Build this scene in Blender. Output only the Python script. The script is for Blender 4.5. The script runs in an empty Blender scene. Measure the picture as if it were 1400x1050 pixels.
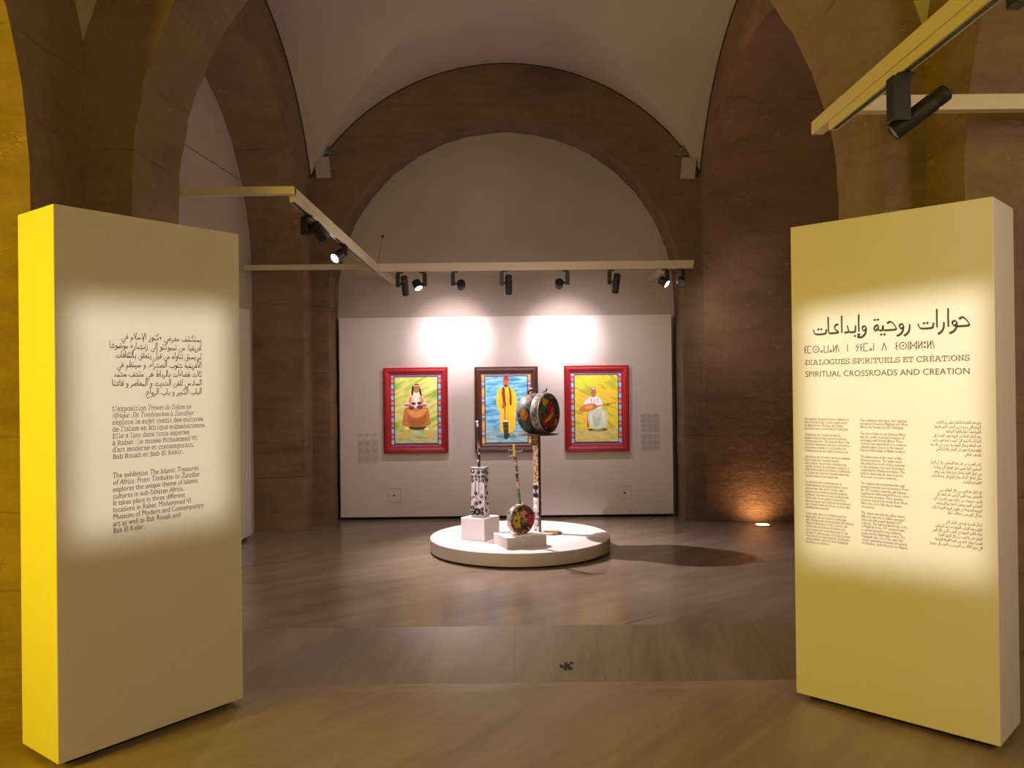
import bpy, bmesh, math, random
from mathutils import Vector, Matrix
random.seed(7)
S = bpy.context.scene
C = S.collection
PI = math.pi

# ------------------------------------------------------------------ camera
cam = bpy.data.cameras.new('camera')
cam.sensor_width = 36.0
cam.lens = 36.0 * 1100 / 1400
cam.clip_start = 0.02
camo = bpy.data.objects.new('camera', cam)
C.objects.link(camo)
camo.location = (0, 0, 1.5)
camo.rotation_euler = (PI / 2 + 0.0042, 0.0115, 0)
S.camera = camo

# ------------------------------------------------------------------ world, exposure
S.view_settings.view_transform = 'Standard'
S.view_settings.look = 'None'
S.view_settings.gamma = 1.0
S.view_settings.use_curve_mapping = False
S.view_settings.exposure = 0.0
w = bpy.data.worlds.new('world')
S.world = w
w.use_nodes = True
w.node_tree.nodes['Background'].inputs[0].default_value = (1.0, 0.78, 0.55, 1)
w.node_tree.nodes['Background'].inputs[1].default_value = 0.012
S.cycles.max_bounces = 8
S.cycles.diffuse_bounces = 5
S.cycles.glossy_bounces = 3
S.cycles.sample_clamp_indirect = 4.0
S.cycles.caustics_reflective = False
S.cycles.caustics_refractive = False


def aim(o, target):
    d = Vector(target) - Vector(o.location)
    o.rotation_euler = d.to_track_quat('-Z', 'Y').to_euler()


def area(name, loc, target, size, power, col, spread=PI):
    l = bpy.data.lights.new(name, 'AREA')
    l.shape = 'RECTANGLE'
    l.size, l.size_y = size
    l.energy = power
    l.color = col
    l.spread = spread
    o = bpy.data.objects.new(name, l)
    C.objects.link(o)
    o.location = loc
    aim(o, target)
    return o


# the yellow light that fills the recess on the left of the entrance bay
area('yellow_light', (-3.6, 1.4, 1.8), (-1.0, 2.6, 1.5), (.7, 1.8), 98, (1.0, 0.72, 0.0))
# added: soft area standing for hall lamps behind the camera, then two fills
area('hall_fill', (1.3, -1.7, 3.1), (-.4, 3.8, 1.5), (2.4, 1.2), 52, (1.0, 0.74, 0.24))
area('recess_fill', (2.8, 1.2, 2.3), (2.05, 3.3, 1.1), (.5, .5), 26, (1.0, 0.78, 0.58))  # added fill from the right for the end face of the panel
_l = bpy.data.lights.new('bay_fill', 'POINT')  # added omni fill, stands in for bounced lamp light in the bay
_l.energy = 27
_l.color = (1.0, 0.78, 0.63)
_l.shadow_soft_size = .55
_o = bpy.data.objects.new('bay_fill', _l)
C.objects.link(_o)
_o.location = (0.0, 6.0, 2.35)


def spot(name, loc, target, power, col, size_deg, blend, radius=0.02, parent=None):
    l = bpy.data.lights.new(name, 'SPOT')
    l.energy = power
    l.color = col
    l.spot_size = math.radians(size_deg)
    l.spot_blend = blend
    l.shadow_soft_size = radius
    o = bpy.data.objects.new(name, l)
    C.objects.link(o)
    o.location = loc
    aim(o, target)
    if parent is not None:
        o.parent = parent
        bpy.context.view_layer.update()
        o.matrix_parent_inverse = parent.matrix_world.inverted()
    return o


def framing(light_obj, quad, soft):
    """shutters of a framing projector: light only inside the quad (four world points, in order)"""
    L = Vector(light_obj.location)
    l = light_obj.data
    l.use_nodes = True
    nt = l.node_tree
    em = nt.nodes['Emission']
    geo = nt.nodes.new('ShaderNodeNewGeometry')
    cen = sum((Vector(q) for q in quad), Vector()) / 4 - L
    prev = None
    for i in range(4):
        a, b = Vector(quad[i]) - L, Vector(quad[(i + 1) % 4]) - L
        n = a.cross(b).normalized()
        if n.dot(cen) < 0:
            n = -n
        dp = nt.nodes.new('ShaderNodeVectorMath')
        dp.operation = 'DOT_PRODUCT'
        nt.links.new(geo.outputs['Incoming'], dp.inputs[0])
        dp.inputs[1].default_value = tuple(n)
        mr = nt.nodes.new('ShaderNodeMapRange')
        mr.interpolation_type = 'SMOOTHSTEP'
        mr.inputs['From Min'].default_value = -soft
        mr.inputs['From Max'].default_value = soft
        nt.links.new(dp.outputs['Value'], mr.inputs['Value'])
        if prev is None:
            prev = mr.outputs[0]
        else:
            m = nt.nodes.new('ShaderNodeMath')
            m.operation = 'MULTIPLY'
            nt.links.new(prev, m.inputs[0])
            nt.links.new(mr.outputs[0], m.inputs[1])
            prev = m.outputs[0]
    nt.links.new(prev, em.inputs['Strength'])


# the two introductory panels: footprint corners, used by their framing projectors too
PL = dict(a=Vector((-1.8105, 3.186, 0)), b=Vector((-1.303, 3.857, 0)))     # left panel, front face left to right
PR = dict(a=Vector((1.3405, 3.847, 0)), b=Vector((1.9528, 3.248, 0)))       # right panel, front face left to right

PK = .9813


def onface(P, s, z):
    e = (P['b'] - P['a']).normalized()
    return P['a'] + e * s * PK + Vector((0, 0, 1.5 + (z - 1.5) * PK))


qL = [onface(PL, .065, .89), onface(PL, .79, .89), onface(PL, .79, 1.90), onface(PL, .065, 1.875)]
qR = [onface(PR, .045, .67), onface(PR, .84, .68), onface(PR, .845, 1.89), onface(PR, .055, 1.84)]
pl1 = spot('framing_projector_light', (1.30, 0.9, 2.46), onface(PL, .43, 1.4), 450, (1, .90, .74), 40, .2)
framing(pl1, qL, .026)
pl2 = spot('framing_projector_light', (-0.9, 0.75, 2.5), onface(PR, .48, 1.35), 570, (1, .90, .75), 44, .2)
framing(pl2, qR, .024)

# ------------------------------------------------------------------ materials
MATS = {}


def nodes_of(m):
    nt = m.node_tree
    return nt, nt.nodes['Principled BSDF']


def mat(name, col, rough=.6, metal=0., emit=None, es=0., spec=None, noise=0., nscale=20., bump=0., bscale=60.):
    if name in MATS:
        return MATS[name]
    m = bpy.data.materials.new(name)
    m.use_nodes = True
    nt, b = nodes_of(m)
    b.inputs['Base Color'].default_value = (*col, 1)
    b.inputs['Roughness'].default_value = rough
    b.inputs['Metallic'].default_value = metal
    if spec is not None:
        b.inputs['Specular IOR Level'].default_value = spec
    if emit:
        b.inputs['Emission Color'].default_value = (*emit, 1)
        b.inputs['Emission Strength'].default_value = es
    tc = nt.nodes.new('ShaderNodeTexCoord')
    if noise > 0:
        n = nt.nodes.new('ShaderNodeTexNoise')
        n.inputs['Scale'].default_value = nscale
        n.inputs['Detail'].default_value = 4
        nt.links.new(tc.outputs['Object'], n.inputs['Vector'])
        r = nt.nodes.new('ShaderNodeValToRGB')
        r.color_ramp.elements[0].position = .3
        r.color_ramp.elements[1].position = .7
        r.color_ramp.elements[0].color = (*[max(0, c * (1 - noise)) for c in col], 1)
        r.color_ramp.elements[1].color = (*[min(1, c * (1 + noise)) for c in col], 1)
        nt.links.new(n.outputs['Fac'], r.inputs['Fac'])
        nt.links.new(r.outputs['Color'], b.inputs['Base Color'])
    if bump > 0:
        n = nt.nodes.new('ShaderNodeTexNoise')
        n.inputs['Scale'].default_value = bscale
        n.inputs['Detail'].default_value = 5
        nt.links.new(tc.outputs['Object'], n.inputs['Vector'])
        bp = nt.nodes.new('ShaderNodeBump')
        bp.inputs['Strength'].default_value = bump
        bp.inputs['Distance'].default_value = .01
        nt.links.new(n.outputs['Fac'], bp.inputs['Height'])
        nt.links.new(bp.outputs['Normal'], b.inputs['Normal'])
    MATS[name] = m
    return m


def ramp(nt, pts):
    r = nt.nodes.new('ShaderNodeValToRGB')
    e = r.color_ramp.elements
    while len(e) < len(pts):
        e.new(.5)
    for k, (p, c) in enumerate(pts):
        e[k].position = p
        e[k].color = (*c, 1)
    return r


def math_node(nt, op, a, b=None):
    n = nt.nodes.new('ShaderNodeMath')
    n.operation = op
    for i, v in enumerate((a, b)):
        if v is None:
            continue
        if isinstance(v, (int, float)):
            n.inputs[i].default_value = v
        else:
            nt.links.new(v, n.inputs[i])
    return n.outputs[0]


def noise_node(nt, vec, scale, detail=5, rough=.6, stretch=None, rot=None):
    if rot:
        mp = nt.nodes.new('ShaderNodeMapping')
        mp.inputs['Rotation'].default_value = rot
        nt.links.new(vec, mp.inputs['Vector'])
        vec = mp.outputs[0]
    if stretch:
        mp = nt.nodes.new('ShaderNodeMapping')
        mp.inputs['Scale'].default_value = stretch
        nt.links.new(vec, mp.inputs['Vector'])
        vec = mp.outputs[0]
    n = nt.nodes.new('ShaderNodeTexNoise')
    n.inputs['Scale'].default_value = scale
    n.inputs['Detail'].default_value = detail
    n.inputs['Roughness'].default_value = rough
    nt.links.new(vec, n.inputs['Vector'])
    return n.outputs['Fac']


def stone(name, base=(.25, .170, .110), rough_low=0.0, chip=.635):
    """brown plastered sandstone: mottled, faint horizontal courses, chips; optionally rougher low down"""
    m = bpy.data.materials.new(name)
    m.use_nodes = True
    nt, b = nodes_of(m)
    b.inputs['Roughness'].default_value = .92
    b.inputs['Specular IOR Level'].default_value = .15
    tc = nt.nodes.new('ShaderNodeTexCoord')
    v = tc.outputs['Object']
    n1 = noise_node(nt, v, 1.3, 5, .6)
    n2 = noise_node(nt, v, 3.2, 7, .68, stretch=(.7, .7, 2.6))
    n3 = noise_node(nt, v, 28, 4, .6)
    s = math_node(nt, 'ADD', math_node(nt, 'MULTIPLY', n1, .5), math_node(nt, 'MULTIPLY', n2, .4))
    s = math_node(nt, 'ADD', s, math_node(nt, 'MULTIPLY', n3, .1))
    d = [max(0, c * .66) for c in base]
    l = [c * 1.3 for c in base]
    r = ramp(nt, [(.34, d), (.5, base), (.66, l)])
    nt.links.new(s, r.inputs['Fac'])
    # faint level courses of the masonry
    sz = nt.nodes.new('ShaderNodeSeparateXYZ')
    nt.links.new(v, sz.inputs[0])
    wob = noise_node(nt, v, 1.6, 3, .5)
    cz = math_node(nt, 'ADD', math_node(nt, 'MULTIPLY', sz.outputs['Z'], 2.9), math_node(nt, 'MULTIPLY', wob, .35))
    fr_ = math_node(nt, 'FRACT', cz)
    jt = ramp(nt, [(0.0, (1, 1, 1)), (.035, (0, 0, 0))])
    nt.links.new(fr_, jt.inputs['Fac'])
    jm = ramp(nt, [(.42, (0, 0, 0)), (.62, (1, 1, 1))])
    nt.links.new(noise_node(nt, v, 2.1, 4, .6), jm.inputs['Fac'])
    joint = math_node(nt, 'MULTIPLY', jt.outputs['Color'], jm.outputs['Color'])
    # pale chips
    n4 = noise_node(nt, v, 6.5, 6, .7, stretch=(1, 1, 2.2))
    chips = ramp(nt, [(chip, (0, 0, 0)), (chip + .03, (1, 1, 1))])
    nt.links.new(n4, chips.inputs['Fac'])
    mx = nt.nodes.new('ShaderNodeMixRGB')
    mx.inputs['Color2'].default_value = (base[0] * 1.7, base[1] * 1.65, base[2] * 1.6, 1)
    nt.links.new(math_node(nt, 'MULTIPLY', chips.outputs['Color'], .55), mx.inputs['Fac'])
    nt.links.new(r.outputs['Color'], mx.inputs['Color1'])
    mj = nt.nodes.new('ShaderNodeMixRGB')
    mj.inputs['Color2'].default_value = (base[0] * .45, base[1] * .42, base[2] * .4, 1)
    nt.links.new(math_node(nt, 'MULTIPLY', joint, .6), mj.inputs['Fac'])
    nt.links.new(mx.outputs[0], mj.inputs['Color1'])
    nt.links.new(mj.outputs[0], b.inputs['Base Color'])
    # relief
    h = math_node(nt, 'ADD', math_node(nt, 'MULTIPLY', n2, .6), math_node(nt, 'MULTIPLY', n3, .25))
    h = math_node(nt, 'ADD', h, math_node(nt, 'MULTIPLY', chips.outputs['Color'], -.25))
    h = math_node(nt, 'ADD', h, math_node(nt, 'MULTIPLY', joint, -.3))
    if rough_low > 0:
        sep = nt.nodes.new('ShaderNodeSeparateXYZ')
        nt.links.new(v, sep.inputs[0])
        mr = nt.nodes.new('ShaderNodeMapRange')
        mr.inputs['From Min'].default_value = 1.7
        mr.inputs['From Max'].default_value = 1.1
        nt.links.new(sep.outputs['Z'], mr.inputs['Value'])
        nb = noise_node(nt, v, 10, 9, .75, stretch=(1, 1, 1.7))
        flake = ramp(nt, [(.44, (0, 0, 0)), (.50, (.7, .7, .7)), (.62, (1, 1, 1))])
        nt.links.new(nb, flake.inputs['Fac'])
        h = math_node(nt, 'ADD', h, math_node(nt, 'MULTIPLY', math_node(nt, 'MULTIPLY', flake.outputs['Color'], mr.outputs[0]), rough_low))
    bp = nt.nodes.new('ShaderNodeBump')
    bp.inputs['Strength'].default_value = .6
    bp.inputs['Distance'].default_value = .03
    nt.links.new(h, bp.inputs['Height'])
    nt.links.new(bp.outputs['Normal'], b.inputs['Normal'])
    return m


def floor_mat(name, base, rough, rot, joints=None, streak=.3, bumps=.12, rvar=.09):
    m = bpy.data.materials.new(name)
    m.use_nodes = True
    nt, b = nodes_of(m)
    tc = nt.nodes.new('ShaderNodeTexCoord')
    v = tc.outputs['Object']
    n1 = noise_node(nt, v, 1.1, 6, .6, stretch=(1.0, 5.0, 1), rot=(0, 0, rot))
    n2 = noise_node(nt, v, 3.0, 8, .7, stretch=(.7, 7.0, 1), rot=(0, 0, rot))
    n3 = noise_node(nt, v, .8, 3, .5)
    s = math_node(nt, 'ADD', math_node(nt, 'MULTIPLY', n1, .4), math_node(nt, 'MULTIPLY', n2, streak))
    s = math_node(nt, 'ADD', s, math_node(nt, 'MULTIPLY', n3, .6 - streak))
    r = ramp(nt, [(.36, [c * .66 for c in base]), (.48, base), (.60, [c * 1.28 for c in base])])
    nt.links.new(s, r.inputs['Fac'])
    col = r.outputs['Color']
    # thin dark cracks along the veins
    n4 = noise_node(nt, v, 2.2, 9, .75, stretch=(.6, 8.0, 1), rot=(0, 0, rot))
    cr = ramp(nt, [(.325, (1, 1, 1)), (.35, (0, 0, 0))])
    nt.links.new(n4, cr.inputs['Fac'])
    mx = nt.nodes.new('ShaderNodeMixRGB')
    mx.inputs['Color2'].default_value = (base[0] * .3, base[1] * .27, base[2] * .25, 1)
    nt.links.new(math_node(nt, 'MULTIPLY', cr.outputs['Color'], .8), mx.inputs['Fac'])
    nt.links.new(col, mx.inputs['Color1'])
    col = mx.outputs[0]
    if joints:
        br = nt.nodes.new('ShaderNodeTexBrick')
        br.offset = 0.37
        br.inputs['Scale'].default_value = 1
        br.inputs['Mortar Size'].default_value = .003
        br.inputs['Brick Width'].default_value = joints[0]
        br.inputs['Row Height'].default_value = joints[1]
        br.inputs['Color1'].default_value = (0, 0, 0, 1)
        br.inputs['Color2'].default_value = (.25, .25, .25, 1)
        br.inputs['Mortar'].default_value = (1, 1, 1, 1)
        nt.links.new(v, br.inputs['Vector'])
        mj = nt.nodes.new('ShaderNodeMixRGB')
        mj.inputs['Color2'].default_value = (base[0] * .4, base[1] * .37, base[2] * .34, 1)
        nt.links.new(math_node(nt, 'MULTIPLY', br.outputs['Color'], math_node(nt, 'MULTIPLY', n3, .9)), mj.inputs['Fac'])
        nt.links.new(col, mj.inputs['Color1'])
        col = mj.outputs[0]
    nt.links.new(col, b.inputs['Base Color'])
    b.inputs['Specular IOR Level'].default_value = .5
    rr = nt.nodes.new('ShaderNodeMapRange')
    rr.inputs['To Min'].default_value = rough - rvar
    rr.inputs['To Max'].default_value = rough + rvar
    nt.links.new(n2, rr.inputs['Value'])
    nt.links.new(rr.outputs[0], b.inputs['Roughness'])
    bp = nt.nodes.new('ShaderNodeBump')
    bp.inputs['Strength'].default_value = bumps
    bp.inputs['Distance'].default_value = .01
    nt.links.new(n2, bp.inputs['Height'])
    nt.links.new(bp.outputs['Normal'], b.inputs['Normal'])
    return m


def mosaic(name, scale, cols, edge=.06, seed=0.0, dark=(.02, .015, .01), stretch=None, rough=.35):
    """hand-painted patchwork of colours with dark outlines"""
    m = bpy.data.materials.new(name)
    m.use_nodes = True
    nt, b = nodes_of(m)
    b.inputs['Roughness'].default_value = rough
    tc = nt.nodes.new('ShaderNodeTexCoord')
    mp = nt.nodes.new('ShaderNodeMapping')
    mp.inputs['Location'].default_value = (seed, seed * .7, seed * 1.3)
    if stretch:
        mp.inputs['Scale'].default_value = stretch
    nt.links.new(tc.outputs['Object'], mp.inputs['Vector'])
    wn = nt.nodes.new('ShaderNodeTexNoise')
    wn.inputs['Scale'].default_value = scale * .7
    nt.links.new(mp.outputs[0], wn.inputs['Vector'])
    ad = nt.nodes.new('ShaderNodeMixRGB')
    ad.blend_type = 'LINEAR_LIGHT'
    ad.inputs['Fac'].default_value = .35 / scale
    nt.links.new(mp.outputs[0], ad.inputs['Color1'])
    nt.links.new(wn.outputs['Color'], ad.inputs['Color2'])
    v1 = nt.nodes.new('ShaderNodeTexVoronoi')
    v1.inputs['Scale'].default_value = scale
    nt.links.new(ad.outputs[0], v1.inputs['Vector'])
    v2 = nt.nodes.new('ShaderNodeTexVoronoi')
    v2.feature = 'DISTANCE_TO_EDGE'
    v2.inputs['Scale'].default_value = scale
    nt.links.new(ad.outputs[0], v2.inputs['Vector'])
    sep = nt.nodes.new('ShaderNodeSeparateColor')
    nt.links.new(v1.outputs['Color'], sep.inputs[0])
    r = ramp(nt, [(i / len(cols), c) for i, c in enumerate(cols)])
    r.color_ramp.interpolation = 'CONSTANT'
    nt.links.new(sep.outputs[0], r.inputs['Fac'])
    ed = ramp(nt, [(edge * .6, (1, 1, 1)), (edge, (0, 0, 0))])
    nt.links.new(v2.outputs['Distance'], ed.inputs['Fac'])
    mx = nt.nodes.new('ShaderNodeMixRGB')
    mx.inputs['Color2'].default_value = (*dark, 1)
    nt.links.new(ed.outputs['Color'], mx.inputs['Fac'])
    nt.links.new(r.outputs['Color'], mx.inputs['Color1'])
    nt.links.new(mx.outputs[0], b.inputs['Base Color'])
    return m


M_stone = stone('brown_stone')
M_stone_r = stone('brown_stone_rough', (.26, .158, .105), 1.9, .60)
M_stone_d = stone('brown_stone_dark', (.215, .146, .098))
M_plaster = mat('white_plaster', (.53, .475, .42), .95, spec=.1, noise=.06, nscale=1.5, bump=.12, bscale=12)
M_floor1 = floor_mat('floor_stone_front', (.26, .192, .115), .42, -.85)
M_floor2 = floor_mat('floor_stone_ramp', (.20, .148, .09), .50, -1.42, (.46, 3.0))  # darker than both floors: shade of the slope put into the base colour
M_floor3 = floor_mat('floor_stone_back', (.228, .180, .132), .2, -.6, streak=.12, bumps=.02, rvar=.03)
M_white = mat('white_paint', (.78, .74, .68), .75, spec=.25)
M_boardw = mat('white_board_paint', (.74, .70, .67), .85, spec=.2)
M_plinth = mat('white_plinth_paint', (.72, .69, .675), .7, spec=.25)
M_dark = mat('shadow_gap', (.012, .01, .008), .9)  # near-black: the shadow line under panels, boards and dais put into the colour
M_rail = mat('cream_rail_paint', (.66, .58, .46), .5)
M_black = mat('black_metal', (.012, .012, .013), .45)
M_black2 = mat('black_heat_sink', (.02, .02, .022), .35, .3)
M_ink = mat('brown_black_ink', (.07, .048, .026), .8)
M_ink2 = mat('grey_brown_ink', (.15, .112, .068), .8)
M_lens = mat('lit_lens', (.9, .9, .9), .3, emit=(1, .93, .9), es=30)
M_lensoff = mat('unlit_lens', (.10, .12, .13), .1)

# ------------------------------------------------------------------ mesh helpers


class MB:
    def __init__(self):
        self.v, self.f, self.m = [], [], []

    def add(self, vs, fs, mi=0):
        o = len(self.v)
        self.v += [tuple(v) for v in vs]
        for f in fs:
            self.f.append([i + o for i in f])
            self.m.append(mi)
        return self

    def box(self, lo, hi, mi=0, mtx=None):
        x0, y0, z0 = lo
        x1, y1, z1 = hi
        vs = [Vector(p) for p in ((x0, y0, z0), (x1, y0, z0), (x1, y1, z0), (x0, y1, z0), (x0, y0, z1), (x1, y0, z1), (x1, y1, z1), (x0, y1, z1))]
        if mtx is not None:
            vs = [mtx @ v for v in vs]
        return self.add(vs, [(3, 2, 1, 0), (4, 5, 6, 7), (0, 1, 5, 4), (1, 2, 6, 5), (2, 3, 7, 6), (3, 0, 4, 7)], mi)

    def bbox(self, lo, hi, bev=.004, mi=0, mtx=None, seg=2):
        bm = bmesh.new()
        bmesh.ops.create_cube(bm, size=1)
        for v in bm.verts:
            v.co = Vector(((lo[i] + hi[i]) / 2 + v.co[i] * (hi[i] - lo[i]) for i in range(3)))
        bmesh.ops.bevel(bm, geom=bm.edges[:], offset=bev, segments=seg, profile=.5, affect='EDGES')
        bm.verts.index_update()
        vs = [v.co.copy() for v in bm.verts]
        fs = [[v.index for v in f.verts] for f in bm.faces]
        bm.free()
        if mtx is not None:
            vs = [mtx @ v for v in vs]
        return self.add(vs, fs, mi)

    def lathe(self, prof, n=32, mi=0, mtx=None, cap=True):
        """profile of (radius, height) turned round local z"""
        vs, fs = [], []
        for r, h in prof:
            for k in range(n):
                a = 2 * PI * k / n
                vs.append(Vector((r * math.cos(a), r * math.sin(a), h)))
        for j in range(len(prof) - 1):
            for k in range(n):
                fs.append((j * n + k, j * n + (k + 1) % n, (j + 1) * n + (k + 1) % n, (j + 1) * n + k))
        if cap:
            fs.append(tuple(range(n - 1, -1, -1)))
            fs.append(tuple((len(prof) - 1) * n + k for k in range(n)))
        if mtx is not None:
            vs = [mtx @ v for v in vs]
        return self.add(vs, fs, mi)

    def tube(self, pts, r, n=8, mi=0, r1=None):
        pts = [Vector(p) for p in pts]
        vs, fs = [], []
        prev = None
        for i, p in enumerate(pts):
            t = (pts[min(i + 1, len(pts) - 1)] - pts[max(i - 1, 0)]).normalized()
            ref = Vector((0, 0, 1)) if abs(t.z) < .9 else Vector((1, 0, 0))
            x = t.cross(ref).normalized() if prev is None else (prev - t * prev.dot(t)).normalized()
            prev = x
            y = t.cross(x)
            rr = r if r1 is None else r + (r1 - r) * i / (len(pts) - 1)
            for k in range(n):
                a = 2 * PI * k / n
                vs.append(p + x * rr * math.cos(a) + y * rr * math.sin(a))
        for i in range(len(pts) - 1):
            for k in range(n):
                fs.append((i * n + k, i * n + (k + 1) % n, (i + 1) * n + (k + 1) % n, (i + 1) * n + k))
        fs.append(tuple(range(n - 1, -1, -1)))
        fs.append(tuple((len(pts) - 1) * n + k for k in range(n)))
        return self.add(vs, fs, mi)

    def build(self, name, mats, parent=None, smooth=False, origin=None):
        me = bpy.data.meshes.new(name)
        og = Vector(origin) if origin is not None else Vector()
        me.from_pydata([tuple(Vector(v) - og) for v in self.v], [], self.f)
        if not isinstance(mats, (list, tuple)):
            mats = [mats]
        for m in mats:
            me.materials.append(m)
        if len(mats) > 1:
            me.polygons.foreach_set('material_index', self.m)
        if smooth:
            bm = bmesh.new()
            bm.from_mesh(me)
            bmesh.ops.recalc_face_normals(bm, faces=bm.faces[:])
            for f in bm.faces:
                f.smooth = True
            for e in bm.edges:
                if len(e.link_faces) != 2 or e.calc_face_angle(0) > .6:
                    e.smooth = False
            bm.to_mesh(me)
            bm.free()
        me.update()
        o = bpy.data.objects.new(name, me)
        C.objects.link(o)
        o.location = og
        if parent is not None:
            o.parent = parent
            o.matrix_parent_inverse = Matrix.Translation(-Vector(parent.location)) if parent.parent is None else Matrix()
            if parent.parent is not None:
                o.matrix_parent_inverse = Matrix.Translation(-Vector(parent.location))
        return o


def tag(o, label=None, cat=None, group=None, kind=None):
    if label:
        o['label'] = label
    if cat:
        o['category'] = cat
    if group:
        o['group'] = group
    if kind:
        o['kind'] = kind
    return o


def thing(name, loc, label, cat, group=None):
    o = bpy.data.objects.new(name, None)
    o.empty_display_size = .05
    C.objects.link(o)
    o.location = loc
    return tag(o, label, cat, group)


def struct(o, label, cat):
    return tag(o, label, cat, kind='structure')


# ------------------------------------------------------------------ the setting
FZ = .10                      # level of the floor beyond the ramp
Y0, Y1 = 4.09, 4.73           # the ramp

MB().add([(-4.5, -3.5, 0), (4.5, -3.5, 0), (4.5, 3.985, 0), (-4.5, 3.985, 0)], [(0, 1, 2, 3)]).build('floor_front', M_floor1)
struct(bpy.data.objects['floor_front'], 'polished brown stone floor of the entrance bay in front of the ramp', 'floor')
MB().add([(-4.5, 3.985, 0), (4.5, 3.985, 0), (4.5, Y0, 0), (-4.5, Y0, 0), (-4.5, 3.985, -.02), (4.5, 3.985, -.02)], [(0, 1, 2, 3)]).build('trim_1', floor_mat('floor_stone_strip', (.27, .195, .12), .4, -.3))
struct(bpy.data.objects['trim_1'], 'narrow strip of stone along the foot of the ramp', 'floor edge')
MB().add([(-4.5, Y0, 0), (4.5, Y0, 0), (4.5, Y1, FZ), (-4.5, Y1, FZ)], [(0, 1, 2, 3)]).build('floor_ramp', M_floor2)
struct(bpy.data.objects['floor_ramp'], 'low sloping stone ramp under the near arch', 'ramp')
MB().add([(-6, Y1, FZ), (6, Y1, FZ), (6, 9.2, FZ), (-6, 9.2, FZ)], [(0, 1, 2, 3)]).build('floor_back', M_floor3)
struct(bpy.data.objects['floor_back'], 'polished brown stone floor of the bay with the round dais', 'floor')


def arch_wall(name, m, u0, u1, uc, hw, cz, ztop, f0, f1, axis, zb=0.0, jit=.006, nseg=72, back=True):
    """wall with a round-arched opening. u runs along the wall, f0/f1 are its two faces on the other axis."""
    rnd = random.Random(hash(name) % 1000 if False else len(name) * 13)
    arc = []
    n_j = 16
    prof = []
    for k in range(n_j):
        prof.append((-hw, zb + (cz - zb) * k / n_j))
    for k in range(nseg + 1):
        a = PI - PI * k / nseg
        prof.append((hw * math.cos(a), cz + hw * math.sin(a)))
    for k in range(n_j):
        prof.append((hw, cz - (cz - zb) * (k + 1) / n_j))
    p2 = []
    for i, (du, z) in enumerate(prof):
        j = 0 if i in (0, len(prof) - 1) else jit
        p2.append((uc + du + rnd.uniform(-j, j), max(zb, z + rnd.uniform(-j, j))))
    b = MB()

    def P(u, f, z):
        return (u, f, z) if axis == 'x' else (f, u, z)
    arch0 = n_j
    arch1 = n_j + nseg
    for f in (f0, f1) if back else (f0,):
        # piers
        for side in (0, 1):
            ue = u0 if side == 0 else u1
            idx = range(0, arch0 + 1) if side == 0 else range(arch1, len(p2))
            pts = [p2[i] for i in idx]
            for a, c in zip(pts, pts[1:]):
                b.add([P(ue, f, a[1]), P(a[0], f, a[1]), P(c[0], f, c[1]), P(ue, f, c[1])], [(0, 1, 2, 3)])
            z_sp = p2[arch0 if side == 0 else arch1][1]
            us = p2[arch0 if side == 0 else arch1][0]
            b.add([P(ue, f, z_sp), P(us, f, z_sp), P(us, f, ztop), P(ue, f, ztop)], [(0, 1, 2, 3)])
        for i in range(arch0, arch1):
            a, c = p2[i], p2[i + 1]
            b.add([P(a[0], f, a[1]), P(c[0], f, c[1]), P(c[0], f, ztop), P(a[0], f, ztop)], [(0, 1, 2, 3)])
    # soffit and jambs
    nd = 5
    rows = []
    for d in range(nd + 1):
        f = f0 + (f1 - f0) * d / nd
        rows.append([P(u, f, z) for (u, z) in p2])
    vs = [v for r_ in rows for v in r_]
    n = len(p2)
    fs = []
    for d in range(nd):
        for i in range(n - 1):
            fs.append((d * n + i, d * n + i + 1, (d + 1) * n + i + 1, (d + 1) * n + i))
    b.add(vs, fs)
    # ends
    for ue in (u0, u1):
        b.add([P(ue, f0, zb), P(ue, f1, zb), P(ue, f1, ztop), P(ue, f0, ztop)], [(0, 1, 2, 3)])
    o = b.build(name, m)
    bm = bmesh.new()
    bm.from_mesh(o.data)
    bmesh.ops.remove_doubles(bm, verts=bm.verts[:], dist=.0005)
    bmesh.ops.recalc_face_normals(bm, faces=bm.faces[:])
    for f in bm.faces:
        f.smooth = True
    for e in bm.edges:
        if len(e.link_faces) != 2 or e.calc_face_angle(0) > .35:
            e.smooth = False
    bm.to_mesh(o.data)
    bm.free()
    return o


ZT = 5.1
XL, XR = -2.06, 1.97
o = arch_wall('wall_back_arch', M_stone_d, -2.6, 3.2, -.056, 1.826, 2.445, ZT, 8.30, 8.74, 'x', FZ)
struct(o, 'brown stone arch framing the white back wall', 'wall')
o = MB().box((-2.4, 8.75, FZ), (2.4, 8.9, ZT)).build('wall_back', M_plaster)
struct(o, 'white plastered wall under the back arch', 'wall')
o = arch_wall('wall_left_arch', M_stone, 4.5, 8.30, 6.33, 1.65, 2.58, ZT, XL, XL - .51, 'y', FZ)
struct(o, 'brown stone arch on the left of the bay with the dais', 'wall')
o = MB().box((-2.72, 4.4, FZ), (-2.57, 8.4, ZT)).build('wall_left', M_plaster)
struct(o, 'white plastered wall under the left arch', 'wall')
o = arch_wall('wall_right_arch', M_stone_r, 4.5, 8.30, 6.36, 1.87, 2.45, ZT, XR, 5.2, 'y', FZ, nseg=80)
struct(o, 'deep brown stone passage arch on the right of the bay with the dais', 'wall')
o = MB().box((5.2, 4.0, FZ), (5.35, 8.6, ZT)).build('wall_right', M_stone)
struct(o, 'brown stone end wall of the passage on the right', 'wall')
o = arch_wall('wall_front_arch', M_stone, -2.75, 2.75, -.008, 1.847, 2.54, ZT, 3.95, 4.50, 'x', 0.0)
struct(o, 'near brown stone arch over the ramp between the two bays', 'wall')
NXL, NXR = -2.09, 2.05
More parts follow.
